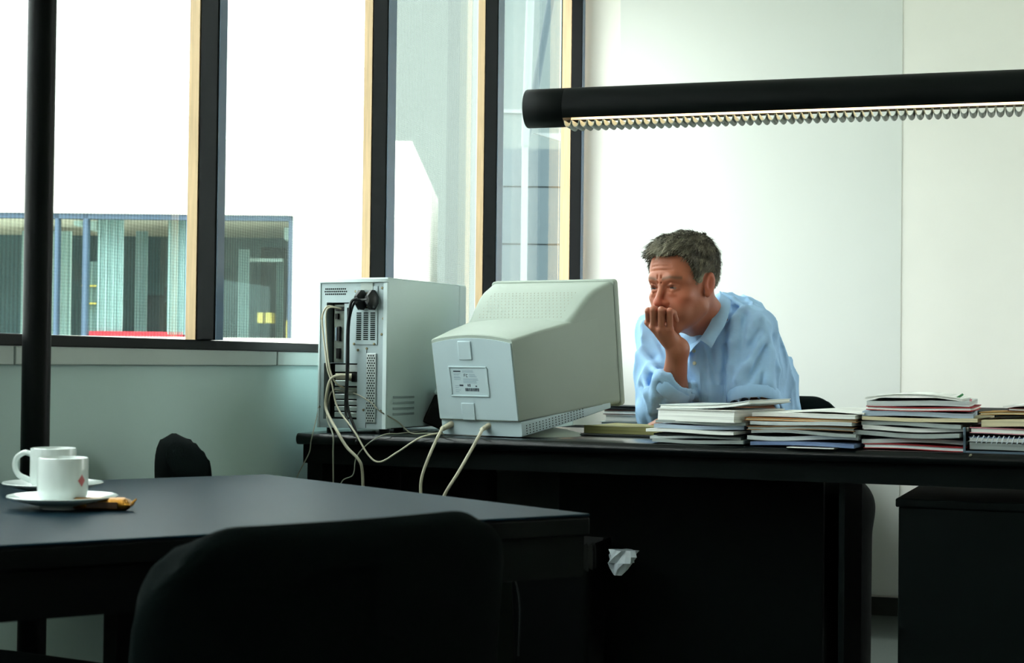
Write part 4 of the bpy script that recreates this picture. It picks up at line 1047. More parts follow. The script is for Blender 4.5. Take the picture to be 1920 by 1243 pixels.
def smooth_verts(v, f, it=2, lam=.5):
    e = np.concatenate([f[:, [0, 1]], f[:, [1, 2]], f[:, [2, 3]], f[:, [3, 0]]]); e = np.concatenate([e, e[:, ::-1]])
    deg = np.bincount(e[:, 0], minlength=len(v))[:, None]
    for _ in range(it):
        s_ = np.stack([np.bincount(e[:, 0], weights=v[e[:, 1], k], minlength=len(v)) for k in range(3)], 1); v = v + lam * (s_ / np.maximum(deg, 1) - v)
    return v
def vnormals(v, f):
    a = np.cross(v[f[:, 2]] - v[f[:, 0]], v[f[:, 3]] - v[f[:, 1]]); n_ = np.zeros_like(v)
    for k in range(4):
        for c in range(3): n_[:, c] += np.bincount(f[:, k], weights=a[:, c], minlength=len(v))
    return n_ / (np.linalg.norm(n_, axis=1, keepdims=True) + 1e-12)

def attr_mat(name, rough, sss=0.0, bump=0.0, bscale=200, spec=.35):
    m = mat(name, (1, 1, 1, 1), rough, spec=spec, bump=bump, bscale=bscale); N = m.node_tree.nodes; L = m.node_tree.links
    a = N.new('ShaderNodeAttribute'); a.attribute_name = 'Col'; L.new(a.outputs['Color'], N['Principled BSDF'].inputs['Base Color'])
    if sss:
        b = N['Principled BSDF']; b.inputs['Subsurface Weight'].default_value = sss; b.inputs['Subsurface Radius'].default_value = (.008, .003, .0015); b.inputs['Subsurface Scale'].default_value = .6
    return m
M['skin'] = attr_mat('skin', .48, 0.0, .12, 380)
def lc(*c): return np.array([lin(x) for x in c])

PO = np.array([MAN[0], MAN[1], 0.0])
person = thing('person', 'man in a light blue shirt resting his chin on his fist', 'person', PO)
def pp(x, y, D): return at_D(x, y, D)

# --- head, built in its own frame: x to his left, y forwards, z up
HD = 4.15
HC = pp(1282, 534, HD)
al = radians(46); hp_ = radians(7)
h_f0 = -sin(al) * RGT - cos(al) * FWD; h_x = cos(al) * RGT - sin(al) * FWD
h_f = cos(hp_) * h_f0 - sin(hp_) * UP; h_z = cos(hp_) * UP + sin(hp_) * h_f0
HR = np.stack([h_x, h_f, h_z], 0)            # rows: head axes in the room
def to_head(p): return HR @ (np.array(p) - HC)
def from_head(v): return HC + v @ HR
NB = pp(1338, 612, 4.27)                      # base of the neck
nb_h = to_head(NB)
Fh = Field((-.098, -.135, -.215), (.115, .128, .145), .0022)
A = Fh
A.V = A.ell((0, -.014, .040), (.0735, .094, .084))
A.add(A.ell((0, .022, -.020), (.0640, .064, .090)), .03)
A.add(A.ell((0, .040, .045), (.058, .045, .050)), .03)
for s_ in (-1, 1):
    A.add(A.cap((s_ * .052, .002, -.062), (s_ * .022, .066, -.100), .019, .017), .03)
    A.add(A.ell((s_ * .043, .056, -.028), (.021, .022, .017)), .022)
    A.add(A.ell((s_ * .030, .062, -.062), (.022, .020, .024)), .022)
    A.add(A.cap((s_ * .006, .083, .019), (s_ * .030, .080, .022), .0095, .010), .016)
    A.add(A.cap((s_ * .030, .080, .022), (s_ * .052, .058, .015), .010, .009), .016)
A.add(A.cap((-.014, .076, -.104), (.014, .076, -.104), .0155), .022)
A.add(A.cap((0, .074, -.052), (0, .078, -.088), .018), .03)
for s_ in (-1, 1): A.sub(A.ell((s_ * .0315, .097, -.001), (.0175, .020, .0115)), .012)
for s_ in (-1, 1):
    A.add(A.ell((s_ * .0315, .0725, -.002), (.0128, .0128, .0125)), .003)
    A.add(A.cap((s_ * .0185, .0835, .003), (s_ * .032, .0865, .0072), .0028, .0032), .004)   # upper lid
    A.add(A.cap((s_ * .032, .0865, .0072), (s_ * .046, .0755, .0015), .0032, .0026), .004)
    A.add(A.cap((s_ * .019, .082, -.0065), (s_ * .032, .0850, -.0095), .0022, .0026), .004)  # lower lid
    A.add(A.cap((s_ * .032, .0850, -.0095), (s_ * .045, .0745, -.005), .0026, .0022), .004)
    A.add(A.ell((s_ * .030, .079, -.0175), (.012, .006, .004)), .008)                          # bag
A.add(A.cap((0, .082, .010), (0, .1050, -.030), .0075, .0092), .010)
A.add(A.ell((0, .1075, -.0375), (.0112, .0115, .0098)), .008)
for s_ in (-1, 1):
    A.add(A.ell((s_ * .0125, .0925, -.0405), (.0078, .0100, .0080)), .006)
    A.sub(A.ell((s_ * .0065, .0990, -.0475), (.0035, .0048, .0035)), .003)
    A.sub(A.cap((s_ * .020, .0860, -.044), (s_ * .031, .0755, -.066), .0016), .006)           # nasolabial fold
A.add(A.cap((-.020, .0800, -.0685), (0, .0905, -.0660), .0048, .0062), .006)
A.add(A.cap((.020, .0800, -.0685), (0, .0905, -.0660), .0048, .0062), .006)
A.add(A.cap((-.017, .0805, -.0775), (.0, .0890, -.0785), .0050, .0064), .006)
A.add(A.cap((.017, .0805, -.0775), (.0, .0890, -.0785), .0050, .0064), .006)
A.sub(A.cap((-.024, .0840, -.0745), (0, .0960, -.0722), .0018), .003); A.sub(A.cap((.024, .0840, -.0745), (0, .0960, -.0722), .0018), .003)
A.sub(A.cap((-.02, .093, -.092), (.02, .093, -.092), .008), .012)                             # chin crease
for z_, w_ in ((.043, .034), (.054, .030), (.064, .026)):                                     # forehead lines
    A.sub(A.cap((-w_, .0845 - .10 * (z_ - .043), z_), (0, .0925 - .16 * (z_ - .043), z_ + .002), .0012), .005); A.sub(A.cap((w_, .0845 - .10 * (z_ - .043), z_), (0, .0925 - .16 * (z_ - .043), z_ + .002), .0012), .005)
for s_ in (-1, 1): A.sub(A.cap((s_ * .005, .0925, .012), (s_ * .006, .0925, .030), .0016), .005)  # frown
for s_ in (-1, 1):                                                                             # ears
    ta = radians(14); Re = [[1, s_ * .25, 0], [-s_ * .25, cos(ta), sin(ta)], [0, -sin(ta), cos(ta)]]
    A.add(A.ell((s_ * .0765, -.012, .000), (.0075, .0170, .0300), Re), .004)
    A.sub(A.ell((s_ * .0845, -.007, .003), (.0085, .0095, .0190), Re), .003)
    A.add(A.ell((s_ * .0795, -.014, -.001), (.0035, .0045, .013), Re), .004)
    A.add(A.ell((s_ * .0735, -.004, -.027), (.0055, .0075, .0080)), .006)
A.add(A.cap((0, -.040, -.045), tuple(nb_h), .050, .051), .03)
A.add(A.cap((0, .030, -.085), tuple(nb_h + np.array([0, .03, 0])), .028, .04), .03)
hv, hf = A.mesh(); hv = smooth_verts(hv, hf, 1, .35)
# colouring of the skin, plus shade in the eye whites
base_c = lc(166, 98, 72); col = np.tile(base_c, (len(hv), 1))
def blend(mask, c): 
    global col
    mask = np.clip(mask, 0, 1)[:, None]; col = col * (1 - mask) + np.array(c) * mask
def gauss(c, r): return np.exp(-(((hv - np.array(c)) / np.array(r)) ** 2).sum(1))
blend(.55 * gauss((0, .105, -.036), (.022, .02, .016)), lc(206, 104, 88)); 
for s_ in (-1, 1):
    blend(.35 * gauss((s_ * .043, .06, -.03), (.03, .03, .022)), lc(204, 108, 86)); blend(.45 * gauss((s_ * .08, -.012, 0), (.012, .03, .035)), lc(200, 100, 82))
    eb = np.linalg.norm(hv - np.array([s_ * .0315, .0725, -.002]), axis=1)
    inl = (eb < .01345) & (hv[:, 1] > .072) & (hv[:, 2] < .0052) & (hv[:, 2] > -.0078)
    blend(inl * .9, lc(116, 98, 88))  # eye whites darkened: shade of the sockets put into the colour
    gz = np.array([s_ * .0315 - .0022, .0725 + .0125, -.0028])
    blend((np.linalg.norm(hv - gz, axis=1) < .0074) * inl * .97, lc(24, 26, 28))
    blend(.75 * gauss((s_ * .031, .088, .0045), (.017, .012, .0026)), lc(70, 36, 26))
    bz0 = .0215 + .0 * hv[:, 0]; br = np.exp(-((hv[:, 2] - (.0225 + .004 * np.clip(1 - np.abs(np.abs(hv[:, 0]) - .034) / .02, -1, 1))) / .0046) ** 2) * (np.abs(hv[:, 0]) > .010) * (np.abs(hv[:, 0]) < .056) * (hv[:, 1] > .05) * (np.sign(hv[:, 0]) == s_)
    blend(.72 * br, lc(92, 72, 54))
blend(.6 * gauss((0, .088, -.0725), (.022, .012, .009)), lc(168, 88, 78))
stub = np.clip((-.040 - hv[:, 2]) / .03, 0, 1) * (hv[:, 1] > -.01) * np.clip((hv[:, 2] + .135) / .02, 0, 1)
blend(.22 * stub, lc(128, 92, 76))
hw_v = from_head(hv)

# --- right hand and forearm (image left), fist against the mouth
WR = pp(1271, 654, 4.085); EL = pp(1256, 788, 4.20)
mcp = {'i': pp(1217, 604, 4.085), 'm': pp(1226, 613, 4.060), 'r': pp(1240, 618, 4.043), 'p': pp(1256, 617, 4.040)}
pip = {'i': pp(1216, 583, 4.052), 'm': pp(1225, 580, 4.028), 'r': pp(1240, 581, 4.016), 'p': pp(1256, 583, 4.016)}
dip = {k: v + RGT * .012 + FWD * .024 + UP * (-.003) for k, v in pip.items()}
tip = {k: v + RGT * .008 + FWD * .004 - UP * .020 for k, v in dip.items()}
allp = np.array([WR, EL] + list(mcp.values()) + list(pip.values()) + list(tip.values()))
Fa = Field(allp.min(0) - .06, allp.max(0) + .06, .0020)
B = Fa
B.V = B.cap(EL, EL * .55 + WR * .45, .036, .034)
B.add(B.cap(EL * .55 + WR * .45, WR, .034, .0265), .02)
PM = sum(mcp.values()) / 4
B.add(B.cap(WR, WR * .35 + PM * .65, .0245, .019), .02)
for k, r0 in (('i', .0125), ('m', .0125), ('r', .0118), ('p', .0108)):
    B.add(B.cap(WR * .55 + PM * .45, mcp[k], .0165, r0), .012)
for k, r0 in (('i', .0100), ('m', .0100), ('r', .0096), ('p', .0088)):
    B.add(B.cap(mcp[k], pip[k], r0 * .94, r0 * .92), .0022)
    B.add(B.cap(pip[k], dip[k], r0 * .92, r0 * .84), .0022)
    B.add(B.cap(dip[k], tip[k], r0 * .84, r0 * .72), .003)
tm = [pp(1264, 634, 4.105), pp(1248, 606, 4.115), pp(1238, 588, 4.100), pp(1231.5, 573, 4.080)]
B.add(B.cap(tm[0], tm[1], .017, .0115), .012); B.add(B.cap(tm[1], tm[2], .0112, .0098), .004); B.add(B.cap(tm[2], tm[3], .0098, .0078), .004)
B.V = np.maximum(B.V, (DESK_Z + .010) - B.Z)
av, af = B.mesh(); av = smooth_verts(av, af, 1, .3)
ac = np.tile(lc(176, 112, 88), (len(av), 1))
kn = np.zeros(len(av))
for k in mcp:
    kn += np.exp(-(np.linalg.norm(av - mcp[k], axis=1) / .012) ** 2) + np.exp(-(np.linalg.norm(av - pip[k], axis=1) / .010) ** 2)
kn = np.clip(kn, 0, 1)[:, None] * .4; ac = ac * (1 - kn) + lc(206, 120, 100) * kn
tn = np.exp(-(np.linalg.norm(av - (tm[3] - FWD * .008 + UP * .002), axis=1) / .006) ** 2)[:, None] * .8; ac = ac * (1 - tn) + lc(224, 190, 178) * tn

# --- left forearm and hand lying on the desk behind the papers (mostly hidden)
E2 = pp(1428, 772, 4.20); W2 = pp(1330, 797, 4.02)
H2 = W2 + (-RGT * .085 + FWD * .01 - UP * .004)
Fb = Field(np.minimum(np.minimum(E2, W2), H2) - .09, np.maximum(np.maximum(E2, W2), H2) + .09, .004)
Fb.V = Fb.cap(E2, W2, .042, .027); Fb.add(Fb.cap(W2, H2, .024, .019), .02)
for k in range(4):
    a0 = H2 + FWD * (.030 - .02 * k) + UP * .004; a1 = a0 - RGT * .04 + UP * .004; a2 = a1 - RGT * .03 - UP * .014
    Fb.add(Fb.cap(a0, a1, .0095), .006); Fb.add(Fb.cap(a1, a2, .0092, .0075), .004)
Fb.add(Fb.cap(W2 - FWD * .02, H2 - FWD * .05, .014, .009), .008)
Fb.V = np.maximum(Fb.V, (DESK_Z + .006) - Fb.Z)
bv, bf = Fb.mesh(); bc = np.tile(lc(190, 126, 96), (len(bv), 1))
# --- core of the body under the clothes, down to the ankles
SRp, SLp = pp(1232, 632, 4.34), pp(1408, 634, 4.23)
PEL = pp(1420, 918, 4.54)
CH = (SRp + SLp) / 2 - UP * .12
KR, KL = PEL - FWD * .42 - RGT * .13 - UP * .01, PEL - FWD * .40 + RGT * .16 - UP * .01
AR, AL = np.array([KR[0], KR[1], .10]) + FWD * .02, np.array([KL[0], KL[1], .10]) - FWD * .05
pts_ = np.array([SRp, SLp, PEL, KR, KL, AR, AL])
Fc = Field(pts_.min(0) - .2, pts_.max(0) + .12, .010)
CH = pp(1360, 700, 4.38)
Fc.V = Fc.cap(PEL, CH, .10, .08); Fc.add(Fc.cap(SRp, SLp, .030), .04); Fc.add(Fc.cap(CH, NB, .06, .045), .04)
Fc.add(Fc.cap(SRp, EL + UP * .025, .034, .028), .02); Fc.add(Fc.cap(SLp, E2, .036, .034), .02)
for k_, a_ in ((KR, AR), (KL, AL)): Fc.add(Fc.cap(PEL, k_, .075, .05), .05); Fc.add(Fc.cap(k_, a_, .048, .032), .03)
cv, cf = Fc.mesh(); cc_ = np.tile(lc(196, 130, 98), (len(cv), 1))
vs_, fs_, cs_ = [], [], []; off = 0
for v_, f_, c_ in ((hw_v, hf, col), (av, af, ac), (bv, bf, bc), (cv, cf, cc_)):
    vs_.append(v_); fs_.append(f_ + off); cs_.append(c_); off += len(v_)
np_mesh('body', np.concatenate(vs_), np.concatenate(fs_), 'skin', person, np.concatenate(cs_), PO)

# --- hair: close cap plus short strands
Hh = Field((-.100, -.135, -.10), (.10, .115, .158), .003)
d_c = Hh.ell((0, -.014, .042), (.0740, .0945, .0850)); d_c2 = Hh.ell((0, .036, .052), (.060, .048, .050))
k_ = .03; hh_ = np.maximum(k_ - np.abs(d_c - d_c2), 0) / k_; cr_ = np.minimum(d_c, d_c2) - hh_ * hh_ * k_ * .25
P3 = np.stack([Hh.X.ravel(), Hh.Y.ravel(), Hh.Z.ravel()], 1).astype(np.float64)
near = np.abs(cr_.ravel()) < .03; nz_ = np.zeros(len(P3)); q3 = P3[near] * np.array([1, .55, .8])
nz_[near] = vnoise(q3, 70, 1) * .6 + vnoise(q3, 150, 2) * .4
thick = .006 + .007 * np.clip((Hh.Z - .04) / .07, 0, 1) + .006 * np.clip((Hh.Y - .02) / .05, 0, 1) * np.clip((Hh.Z - .06) / .03, 0, 1)
thick = thick + (nz_.reshape(cr_.shape) - .5) * .010
low = np.interp(Hh.Y, [-.13, -.085, -.05, -.034, -.024, .004, .012, .028, .040, .052, .075, .12], [-.072, -.070, -.055, -.03, .026, .030, -.010, -.012, .030, .062, .080, .084]).astype(np.float32)
# hairline is higher above the temples than at the forelock
low = low + .010 * np.clip((Hh.Y - .045) / .02, 0, 1) * np.clip((np.abs(Hh.X) - .026) / .016, 0, 1)
V_ = cr_ - thick.astype(np.float32); dl_ = (low - Hh.Z) * .8
kk = .008; h2_ = np.maximum(kk - np.abs(V_ - dl_), 0) / kk; Hh.V = np.maximum(V_, dl_) + h2_ * h2_ * kk * .25
gv, gf = Hh.mesh(); gn = vnormals(gv, gf)
def hair_col(p):
    n1 = vnoise(p * np.array([1, .35, .6]), 190, 5); g_ = np.clip((n1 - .35) * 2.2, 0, 1)
    side = np.clip((.055 - p[:, 2]) / .06, 0, 1) * .45 + np.clip((p[:, 1] - .05) / .04, 0, 1) * .45
    t = np.clip(.08 + g_ * .45 + side, 0, 1)[:, None]
    return lc(40, 35, 26) * (1 - t) + lc(150, 144, 124) * t
M['hair'] = attr_mat('grey_brown_hair', .65, spec=.25)
hair = np_mesh('hair', from_head(gv), gf, 'hair', person, hair_col(gv), PO)
ns = 6500; pick = rng.choice(len(gv), ns); rp_ = gv[pick]; rn = gn[pick]
whorl = np.array([.01, -.07, .13])
fl = rp_ - whorl; fl = fl + rng.normal(0, .018, fl.shape) + np.array([0, .01, -.012]); fl -= rn * (fl * rn).sum(1, keepdims=True); fl /= np.linalg.norm(fl, axis=1, keepdims=True) + 1e-9
front = np.clip((rp_[:, 1] - .02) / .05, 0, 1)[:, None] * np.clip((rp_[:, 2] - .05) / .03, 0, 1)[:, None]
ln_ = (.010 + .010 * np.clip((rp_[:, 2] - .0) / .1, 0, 1))[:, None] * rng.uniform(.7, 1.25, (ns, 1))
keep = (rp_[:, 2] > np.interp(rp_[:, 1], [-.12, -.03, -.02, .01, .02, .03, .06, .1], [-.05, -.02, .034, .034, .0, .0, .075, .088]))
rp_, rn, fl, ln_, front = rp_[keep], rn[keep], fl[keep], ln_[keep], front[keep]; ns = len(rp_)
sd = np.cross(fl, rn); wdt = .0011
p0 = rp_ - rn * .003; p1 = rp_ + fl * ln_ * .5 + rn * (.0025 + .004 * front); p2 = rp_ + fl * ln_ + rn * (.0015 + .008 * front) 
sv = np.stack([p0 - sd * wdt, p0 + sd * wdt, p1 - sd * wdt * .8, p1 + sd * wdt * .8, p2 - sd * wdt * .25, p2 + sd * wdt * .25], 1).reshape(-1, 3)
b6 = np.arange(ns)[:, None] * 6; sf = np.concatenate([b6 + np.array([0, 1, 3, 2]), b6 + np.array([2, 3, 5, 4])])
sc_cols = np.repeat(np.clip(hair_col(rp_) * rng.uniform(.65, 1.5, (ns, 1)), 0, 1), 6, axis=0)
st = np_mesh('hair_strands', from_head(sv), sf, 'hair', hair, sc_cols, PO); st['kind'] = 'stuff'

# --- shirt
SHc = pp(1340, 700, 4.30)
Fs = Field(pp(1180, 830, 4.20) - np.array([.16, .28, .10]), pp(1500, 540, 4.50) + np.array([.14, .22, .03]), .0042)
S = Fs
WA = pp(1400, 850, 4.50)
S.V = S.cap(WA, pp(1372, 700, 4.38), .160, .150)
S.add(S.cap(pp(1392, 710, 4.43), pp(1392, 634, 4.38), .135, .085), .06)
S.add(S.cap(pp(1340, 715, 4.28), pp(1325, 655, 4.27), .130, .095), .06)
S.add(S.cap(pp(1300, 740, 4.28), pp(1290, 660, 4.30), .085, .065), .05)
S.add(S.cap(pp(1250, 640, 4.35), SRp, .062, .055), .06)
S.add(S.cap(pp(1345, 600, 4.33), pp(1404, 618, 4.26), .056, .064), .05)
S.add(S.cap(pp(1350, 594, 4.33), pp(1382, 600, 4.37), .046, .054), .05)
ELs = pp(1236, 780, 4.190)
S.add(S.cap(SRp, ELs, .058, .055), .03)
cu1 = pp(1262, 728, 4.128)
Sr = S.cap(ELs, cu1, .058, .050)
S.add(Sr, .02)
SLs = pp(1411, 622, 4.21); Lsl = pp(1414, 752, 4.15)
S.add(S.cap(SLs, Lsl, .060, .060), .016)
P3 = np.stack([S.X.ravel(), S.Y.ravel(), S.Z.ravel()], 1).astype(np.float64)
nr_ = np.abs(S.V.ravel()) < .03; dsp = np.zeros(len(P3))
u_ = (P3[nr_] - SHc) @ RGT; w_ = -(P3[nr_] - SHc) @ FWD; z_ = (P3[nr_] - SHc)[:, 2]
loc_ = np.stack([u_ * 1.0 + z_ * .35, w_, z_ * .32 - u_ * .2], 1)
n_a = vnoise(loc_, 16, 3); n_b = vnoise(loc_ + 3.3, 34, 4); rid = 1 - np.abs(2 * n_a - 1); rid2 = 1 - np.abs(2 * n_b - 1)
fold = (rid ** 2 - .4) * .017 + (rid2 ** 2 - .4) * .007
# crushed creases at the crook of the raised arm
pe_ = np.exp(-(np.linalg.norm(P3[nr_] - ELs, axis=1) / .08) ** 2)
fold += pe_ * .006 * np.sin((u_ * 1.0 + z_ * .25) * 210 + 4 * n_a)
dsp[nr_] = fold
S.V = S.V - dsp.reshape(S.V.shape).astype(np.float32)
# pulled folds, pressed into the cloth along its surface
import mathutils.bvhtree
_v, _f = S.mesh(); _bvh = mathutils.bvhtree.BVHTree.FromPolygons([tuple(p) for p in _v], [tuple(int(i) for i in f) for f in _f])
def cloth_at(x, y):
    h_ = _bvh.ray_cast(Vector(CN), Vector(ray(x, y)).normalized()); return np.array(h_[0]) if h_[0] is not None else None
def press(pts, r, sign):
    P_ = [cloth_at(*p) for p in pts]; P_ = [p for p in P_ if p is not None]
    for a_, b_ in zip(P_[:-1], P_[1:]):
        o_ = -FWD * (r * .20) if sign < 0 else FWD * (r * .35)
        d_ = S.cap(a_ + o_, b_ + o_, r)
        if sign < 0: S.sub(d_, r * 1.1)
        else: S.add(d_, r * 2.2)
for pts, r, sg in (([(1398, 588), (1391, 620), (1388, 655), (1387, 700)], .008, -1), ([(1381, 600), (1376, 640), (1372, 690), (1370, 740)], .010, 1),
        ([(1440, 612), (1424, 645), (1402, 685), (1384, 712)], .009, 1), ([(1424, 622), (1408, 648), (1394, 672)], .008, -1), ([(1436, 650), (1420, 684), (1404, 715)], .007, -1),
        ([(1452, 632), (1458, 690), (1464, 755)], .009, -1), ([(1432, 700), (1428, 735)], .006, -1), ([(1446, 660), (1444, 720)], .008, 1),
        ([(1362, 650), (1358, 695), (1356, 745)], .007, -1), ([(1332, 660), (1338, 700), (1346, 732)], .006, -1), ([(1345, 640), (1349, 690)], .007, 1), ([(1322, 690), (1326, 730)], .005, -1),
        ([(1204, 642), (1226, 668), (1247, 694)], .008, -1), ([(1222, 622), (1238, 648), (1248, 668)], .006, -1), ([(1202, 664), (1222, 690), (1240, 706)], .009, 1),
        ([(1200, 722), (1210, 750), (1216, 778)], .007, -1), ([(1218, 718), (1222, 748), (1226, 776)], .007, -1), ([(1236, 722), (1232, 748), (1236, 772)], .006, -1), ([(1250, 738), (1240, 752), (1232, 760)], .006, -1),
        ([(1208, 708), (1214, 740), (1220, 772)], .007, 1), ([(1228, 716), (1228, 745), (1231, 770)], .007, 1), ([(1372, 562), (1400, 578), (1428, 596)], .006, 1)):
    press(pts, r, sg)
# openings: neck, cuffs
n_top = from_head(np.array([0, -.02, -.06])); 
S.sub(S.cap(NB - UP * .035 - h_f0 * .0, n_top + UP * .02, .040, .043), .01)
S.sub(S.cap(NB + h_f0 * .045 - UP * .045, NB + h_f0 * .075 + UP * .02, .012, .05), .01)
d1 = .55 * RGT + .78 * UP - .28 * FWD; d1 /= np.linalg.norm(d1)
S.sub(S.cap(cu1 + d1 * .036, cu1 + d1 * .14, .040, .075), .006)
d2 = (Lsl - SLs) / np.linalg.norm(Lsl - SLs)
S.sub(S.cap(Lsl + d2 * .005, Lsl + d2 * .12, .052, .07), .006)
over = (S.Y < DO[1] + DDEP + .02); S.V = np.where(over, np.maximum(S.V, (DESK_Z + .004) - S.Z), S.V)   # sleeves rest on the desktop
sv_, sf_ = S.mesh(); sv_ = smooth_verts(sv_, sf_, 2, .5)
M['shirt'] = mat('light_blue_cotton', rgb(166, 204, 242), .85, spec=.15, var=.05, vscale=25, bump=.25, bscale=55)
shirt = np_mesh('shirt', sv_, sf_, 'shirt', person, None, PO)
M['shirt_in'] = mat('blue_cotton_collar', rgb(164, 202, 240), .85, spec=.15, var=.05, vscale=25)
# collar: standing band folded over, open at the throat
def rows_mesh(rows, th):
    mb = MB(); n = len(rows[0]); m_ = len(rows)
    R_ = [[np.array(p) for p in r] for r in rows]
    P_ = np.array(R_); du = np.gradient(P_, axis=1); dv = np.gradient(P_, axis=0); nn = np.cross(du, dv); nn /= np.linalg.norm(nn, axis=2, keepdims=True) + 1e-9
    a_ = (P_ + nn * th / 2).reshape(-1, 3); b_ = (P_ - nn * th / 2).reshape(-1, 3); N0 = len(a_)
    fs = []
    for j in range(m_ - 1):
        for i in range(n - 1):
            q_ = (j * n + i, j * n + i + 1, (j + 1) * n + i + 1, (j + 1) * n + i); fs += [q_, tuple(N0 + k for k in reversed(q_))]
    bd = list(range(n)) + [j * n + n - 1 for j in range(1, m_)] + [(m_ - 1) * n + i for i in range(n - 2, -1, -1)] + [j * n for j in range(m_ - 2, 0, -1)]
    for k in range(len(bd)): x_, y_ = bd[k], bd[(k + 1) % len(bd)]; fs.append((x_, y_, N0 + y_, N0 + x_))
    return mb.add([tuple(p - PO) for p in a_] + [tuple(p - PO) for p in b_], fs)
# near leaf of the collar (his left), from the nape round to the point by the throat
top_l = [pp(1349, 546, 4.33), pp(1350, 556, 4.26), pp(1346, 570, 4.215), pp(1338, 592, 4.18), pp(1328, 612, 4.155), pp(1318, 628, 4.145), pp(1313, 637, 4.145)]
bot_l = [pp(1364, 556, 4.33), pp(1370, 566, 4.245), pp(1367, 585, 4.19), pp(1360, 608, 4.15), pp(1346, 630, 4.135), pp(1338, 645, 4.125), pp(1334, 652, 4.125)]
t_, b_ = spline(top_l, 4), spline(bot_l, 4)
rows = [[a + (c - a) * (j / 5) + (-FWD * .006 * sin(pi * j / 5)) for a, c in zip(t_, b_)] for j in range(6)]
collar = rows_mesh(rows, .0022).build('collar', 'shirt_in', person, smooth=True, angle=50)
# far leaf (his right) under the fist
top_r = [pp(1318, 628, 4.19), pp(1308, 632, 4.20), pp(1298, 640, 4.20), pp(1289, 650, 4.20)]
bot_r = [pp(1313, 640, 4.15), pp(1303, 650, 4.16), pp(1293, 662, 4.165), pp(1284, 672, 4.175)]
t_, b_ = spline(top_r, 4), spline(bot_r, 4)
rows_mesh([[a + (c - a) * (j / 4) for a, c in zip(t_, b_)] for j in range(5)], .0022).build('collar', 'shirt_in', person, smooth=True, angle=50)
import mathutils.bvhtree
bvh = mathutils.bvhtree.BVHTree.FromPolygons([tuple(p) for p in sv_], [tuple(int(i) for i in f) for f in sf_])
def on_shirt(x, y):
    d = Vector(ray(x, y)).normalized(); hit = bvh.ray_cast(Vector(CN), d); return (np.array(hit[0]), np.array(hit[1])) if hit[0] is not None else (pp(x, y, 4.16), -FWD)
# placket strip and buttons
pk = [(1303, 652), (1302, 668), (1302, 684), (1303, 700), (1304, 716), (1306, 736), (1308, 752)]
rows = []
for off_ in (-9, -3, 3, 9):
    r_ = []
    for x, y in pk:
        p, n_ = on_shirt(x + off_, y); r_.append(p - FWD * .002)
    rows.append(spline(r_, 3))
rows_mesh(rows, .002).build('placket', 'shirt_in', shirt, smooth=True, angle=50)
M['button'] = mat('pearl_button', rgb(206, 208, 180), .3, var=.03)
for x, y in ((1301, 658), (1302, 681), (1306, 738)):
    p, n_ = on_shirt(x, y); n_ = np.array(-FWD * .8 - RGT * .5); n_ /= np.linalg.norm(n_)
    p = p - FWD * .003
    MB().cyl(tuple(p - PO), tuple(p + n_ * .0025 - PO), .0052, .0046, 16).build('button', 'button', shirt, smooth=True)
# pocket
rows = []
for y in (722, 734, 746, 757):
    rows.append([on_shirt(x, y)[0] - FWD * .002 for x in np.linspace(1327, 1362, 9)])
rows_mesh(rows, .0018).build('pocket', 'shirt_in', shirt, smooth=True, angle=50)
# rolled cuffs
def cuff(c, d, r0, r1, ln0):
    a = np.cross(d, UP); a /= np.linalg.norm(a); b = np.cross(d, a); rings = []
    for t, r_ in ((0, r0), (.15, r0 + .003), (.85, r1 + .003), (1, r1), (.98, r1 - .003), (.1, r0 - .003)):
        rings.append([tuple(c + d * ln0 * t + (a * cos(2 * pi * k / 28) + b * sin(2 * pi * k / 28)) * (r_ + .0022 * sin(k * 2.1 + t * 3)) - PO) for k in range(28)])
    MB().loft(rings, False, False).build('cuff', 'shirt_in', shirt, smooth=True, angle=60)
cuff(cu1 - d1 * .020, d1, .0525, .0515, .036)
cuff(Lsl - d2 * .026, d2, .0640, .0655, .034)

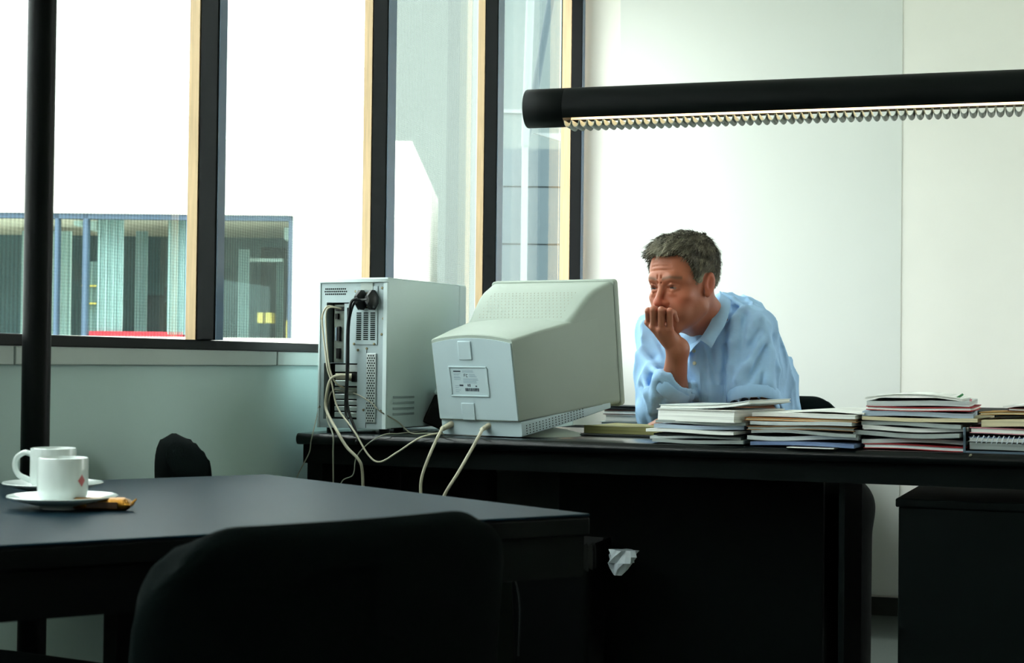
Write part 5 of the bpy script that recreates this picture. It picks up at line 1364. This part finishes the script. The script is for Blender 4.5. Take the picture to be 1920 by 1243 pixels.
# --- trousers and shoes
Ft = Field(pts_.min(0) - .14, np.array([*(pts_.max(0)[:2] + .16), WA[2] + .04]), .010)
Ft.V = Ft.cap(PEL, WA, .155, .15)
for k_, a_ in ((KR, AR), (KL, AL)): Ft.add(Ft.cap(PEL + (k_ - PEL) * .1, k_, .098, .075), .05); Ft.add(Ft.cap(k_, a_, .075, .062), .03)
tv, tf = Ft.mesh(); np_mesh('trousers', tv, tf, 'trouser', person, None, PO)
for k_, a_ in ((KR, AR), (KL, AL)):
    toe = -FWD * .8 + RGT * (.3 if a_ is AL else -.1); toe /= np.linalg.norm(toe); sd_ = np.cross(toe, UP); rings = []
    for t, w_, h_ in ((-.07, .022, .06), (-.06, .032, .085), (0, .036, .09), (.06, .038, .075), (.12, .043, .055), (.17, .040, .042), (.20, .026, .03), (.212, .008, .018)):
        rings.append([tuple(np.array([a_[0], a_[1], 0]) + toe * t + sd_ * w_ * cos(2 * pi * i / 14) + UP * max(.004, h_ / 2 + h_ / 2 * sin(2 * pi * i / 14)) - PO) for i in range(14)])
    MB().loft(rings).build('shoe', 'shoe', person, smooth=True, angle=60)

# ------------------------------------------------------------------ added unseen cabinets that keep light off the lower back wall
for sbx, sl in ((on_Y(1735, 1000, 5.7)[0], 'added low black cabinet shading the back wall right of the desk'), (WX + .03, 'added low black cabinet shading the back wall behind the man')):
  sb_ = thing('shade_cabinet', sl, 'cabinet', (sbx, 5.72, 0)); sw = 1.6 if sbx > -1 else .96; sh = .78 if sbx > -1 else .68
  MB().box(0, sw, 0, .5, .05, sh).build('body', 'desk_dull', sb_, bevel=.002)
  MB().box(-.01, sw + .01, -.012, .51, sh, sh + .02).build('top_board', 'desk_dull', sb_, bevel=.003)
  MB().box(.03, sw - .03, .03, .47, 0, .05).build('plinth', 'desk_dull', sb_)
  for k in range(3):
    dwid = sw / 3; d_o = MB().box(.004 + k * dwid, dwid - .004 + k * dwid, -.018, 0, .056, sh - .006).build('door', 'desk_dull', sb_, bevel=.002)
    MB().box(dwid - .07 + k * dwid, dwid - .058 + k * dwid, -.03, -.018, .45, .57).build('handle', 'chrome', d_o, bevel=.002)
